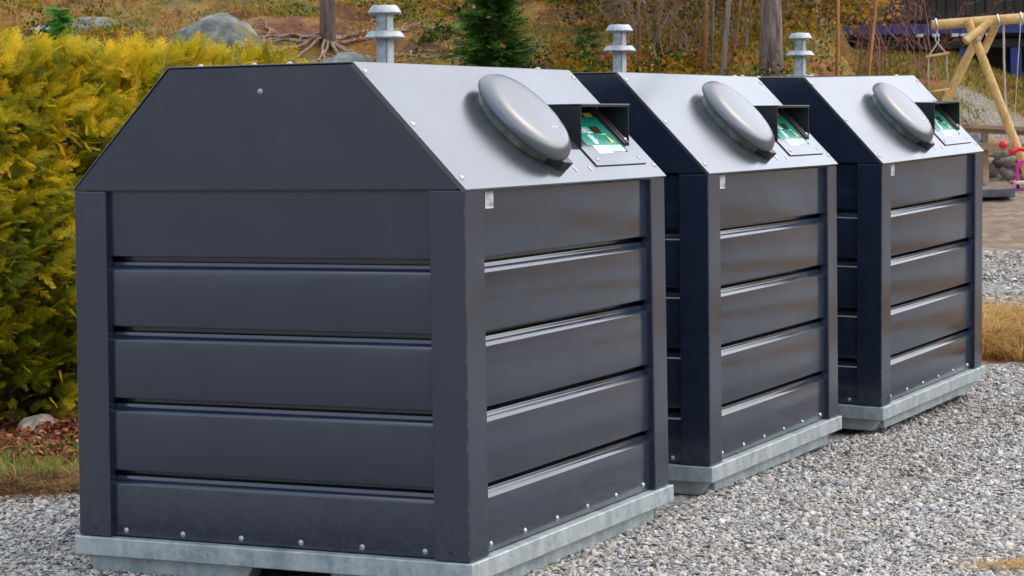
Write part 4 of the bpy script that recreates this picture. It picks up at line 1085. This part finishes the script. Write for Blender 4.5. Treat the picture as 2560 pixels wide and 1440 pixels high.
def fence_and_wall():
    Y = 22.6; s = at(2480, 420, Y); f = empty('wooden_fence', s); tag(f, 'weathered two-rail wooden fence above the dry stone wall', 'fence')
    Q = lambda u, v, y=Y: at(u, v, y) - s
    def rail(u0, v0, u1, v1, t, name='rail', d=.03):
        a, b = Q(u0, v0), Q(u1, v1); bm = bmesh.new()
        prism(bm, [(a.x, -d, a.z - t), (b.x, -d, b.z - t), (b.x, -d, b.z + t), (a.x, -d, a.z + t)], (0, 0, 0), (0, .04, 0)); bm_obj(name, bm, GREYW, f, bevel=.004)
    rail(2240, 306, 2760, 332, .022); rail(2240, 316, 2760, 344, .022, d=-.02)
    rail(2240, 362, 2760, 372, .036)
    for u in (2311, 2464, 2640):
        a, b = Q(u, 312), Q(u, 480); bm = bmesh.new(); box(bm, a.x - .03, a.x + .03, .022, .08, b.z, a.z); bm_obj('fence_post', bm, GREYW, f, bevel=.004)
    wall = empty('stone_wall', at(2480, 470, 23.0)); tag(wall, 'low dry stone wall of rough brown and grey stones behind the fence', 'wall')
    L = wall.location; k = 0
    rd = random.Random(3); bm = bmesh.new(); a0, a1 = at(2300, 470, 23.0) - L, at(2720, 470, 23.0) - L
    zb, zt = at(2480, 476, 23).z - L.z, at(2480, 384, 23).z - L.z
    for q in range(150):
        x = rd.uniform(a0.x, a1.x); zz = rd.uniform(zb, zt); w = rd.uniform(.05, .12); hh = w * rd.uniform(.45, .8); s_ = rd.uniform(0, 99)
        M = Matrix.Translation((x, rd.uniform(-.05, .03) + (zz - zb) * .25, zz)) @ Matrix.Rotation(rd.gauss(0, .3), 4, 'Y') @ Matrix.Rotation(rd.uniform(-.6, .6), 4, 'Z')
        b2 = bmesh.new(); bmesh.ops.create_icosphere(b2, subdivisions=2, radius=1); vm = {}
        for v in b2.verts:
            c = v.co; kk = 1 + .45 * noise.noise(c * 1.3 + Vector((s_, 0, 0)))
            vm[v] = bm.verts.new(M @ Vector((max(-.75, min(.75, c.x)) * 1.15 * kk * w, c.y * kk * .09, max(-.7, min(.7, c.z)) * 1.2 * kk * hh)))
        for fc in b2.faces: bm.faces.new([vm[v] for v in fc.verts])
        b2.free()
    sm_, n, b = mat('wall_stones'); g = N(n, 'ShaderNodeNewGeometry'); tt = tex(n, 'noise', 12, 5)
    c = ramp(n, g.outputs['Random Per Island'], [(0, (.05, .04, .035)), (.4, (.15, .11, .08)), (.7, (.24, .21, .18)), (1, (.36, .27, .18))]); c = mix(n, .6, c, ramp(n, tt.outputs[0], [(.35, (.4, .4, .4)), (.6, (1, 1, 1))]), 'MULTIPLY')
    n.links.new(c, b.inputs['Base Color']); b.inputs['Roughness'].default_value = .9
    bm_obj('stones', bm, sm_, wall, smooth=True)
    bm = bmesh.new(); box(bm, a0.x, a1.x, .03, .5, zb - .2, zt - .05); bm_obj('wall_core', bm, simple('wall_core', (.03, .026, .022), .95), wall)
    # slab step at the foot of the wall
    p = at(2470, 478, 21.9); bm = bmesh.new(); box(bm, -.35, .22, -.16, .16, -.08, .0); o = bm_obj('stone_slab', bm, simple('slab_grey', (.10, .10, .105), .8, var=.35, vs=8, bs=.2), None, bevel=.01); o.location = (p.x, p.y, H(p.x, p.y) + .10); o.rotation_euler = (0, 0, .05); tag(o, 'dark flat stone slab at the foot of the dry stone wall', 'stone slab')
    rock('rock', 2432, 345, 23.6, .30, .16, .3, 'grey-green rock behind the fence rails, just right of the farthest hood', 12, ROCKD)
    rock('rock', 2530, 372, 23.7, .26, .10, .3, 'grey rock lying behind the lower fence rail at the right', 13, ROCKD)
fence_and_wall()
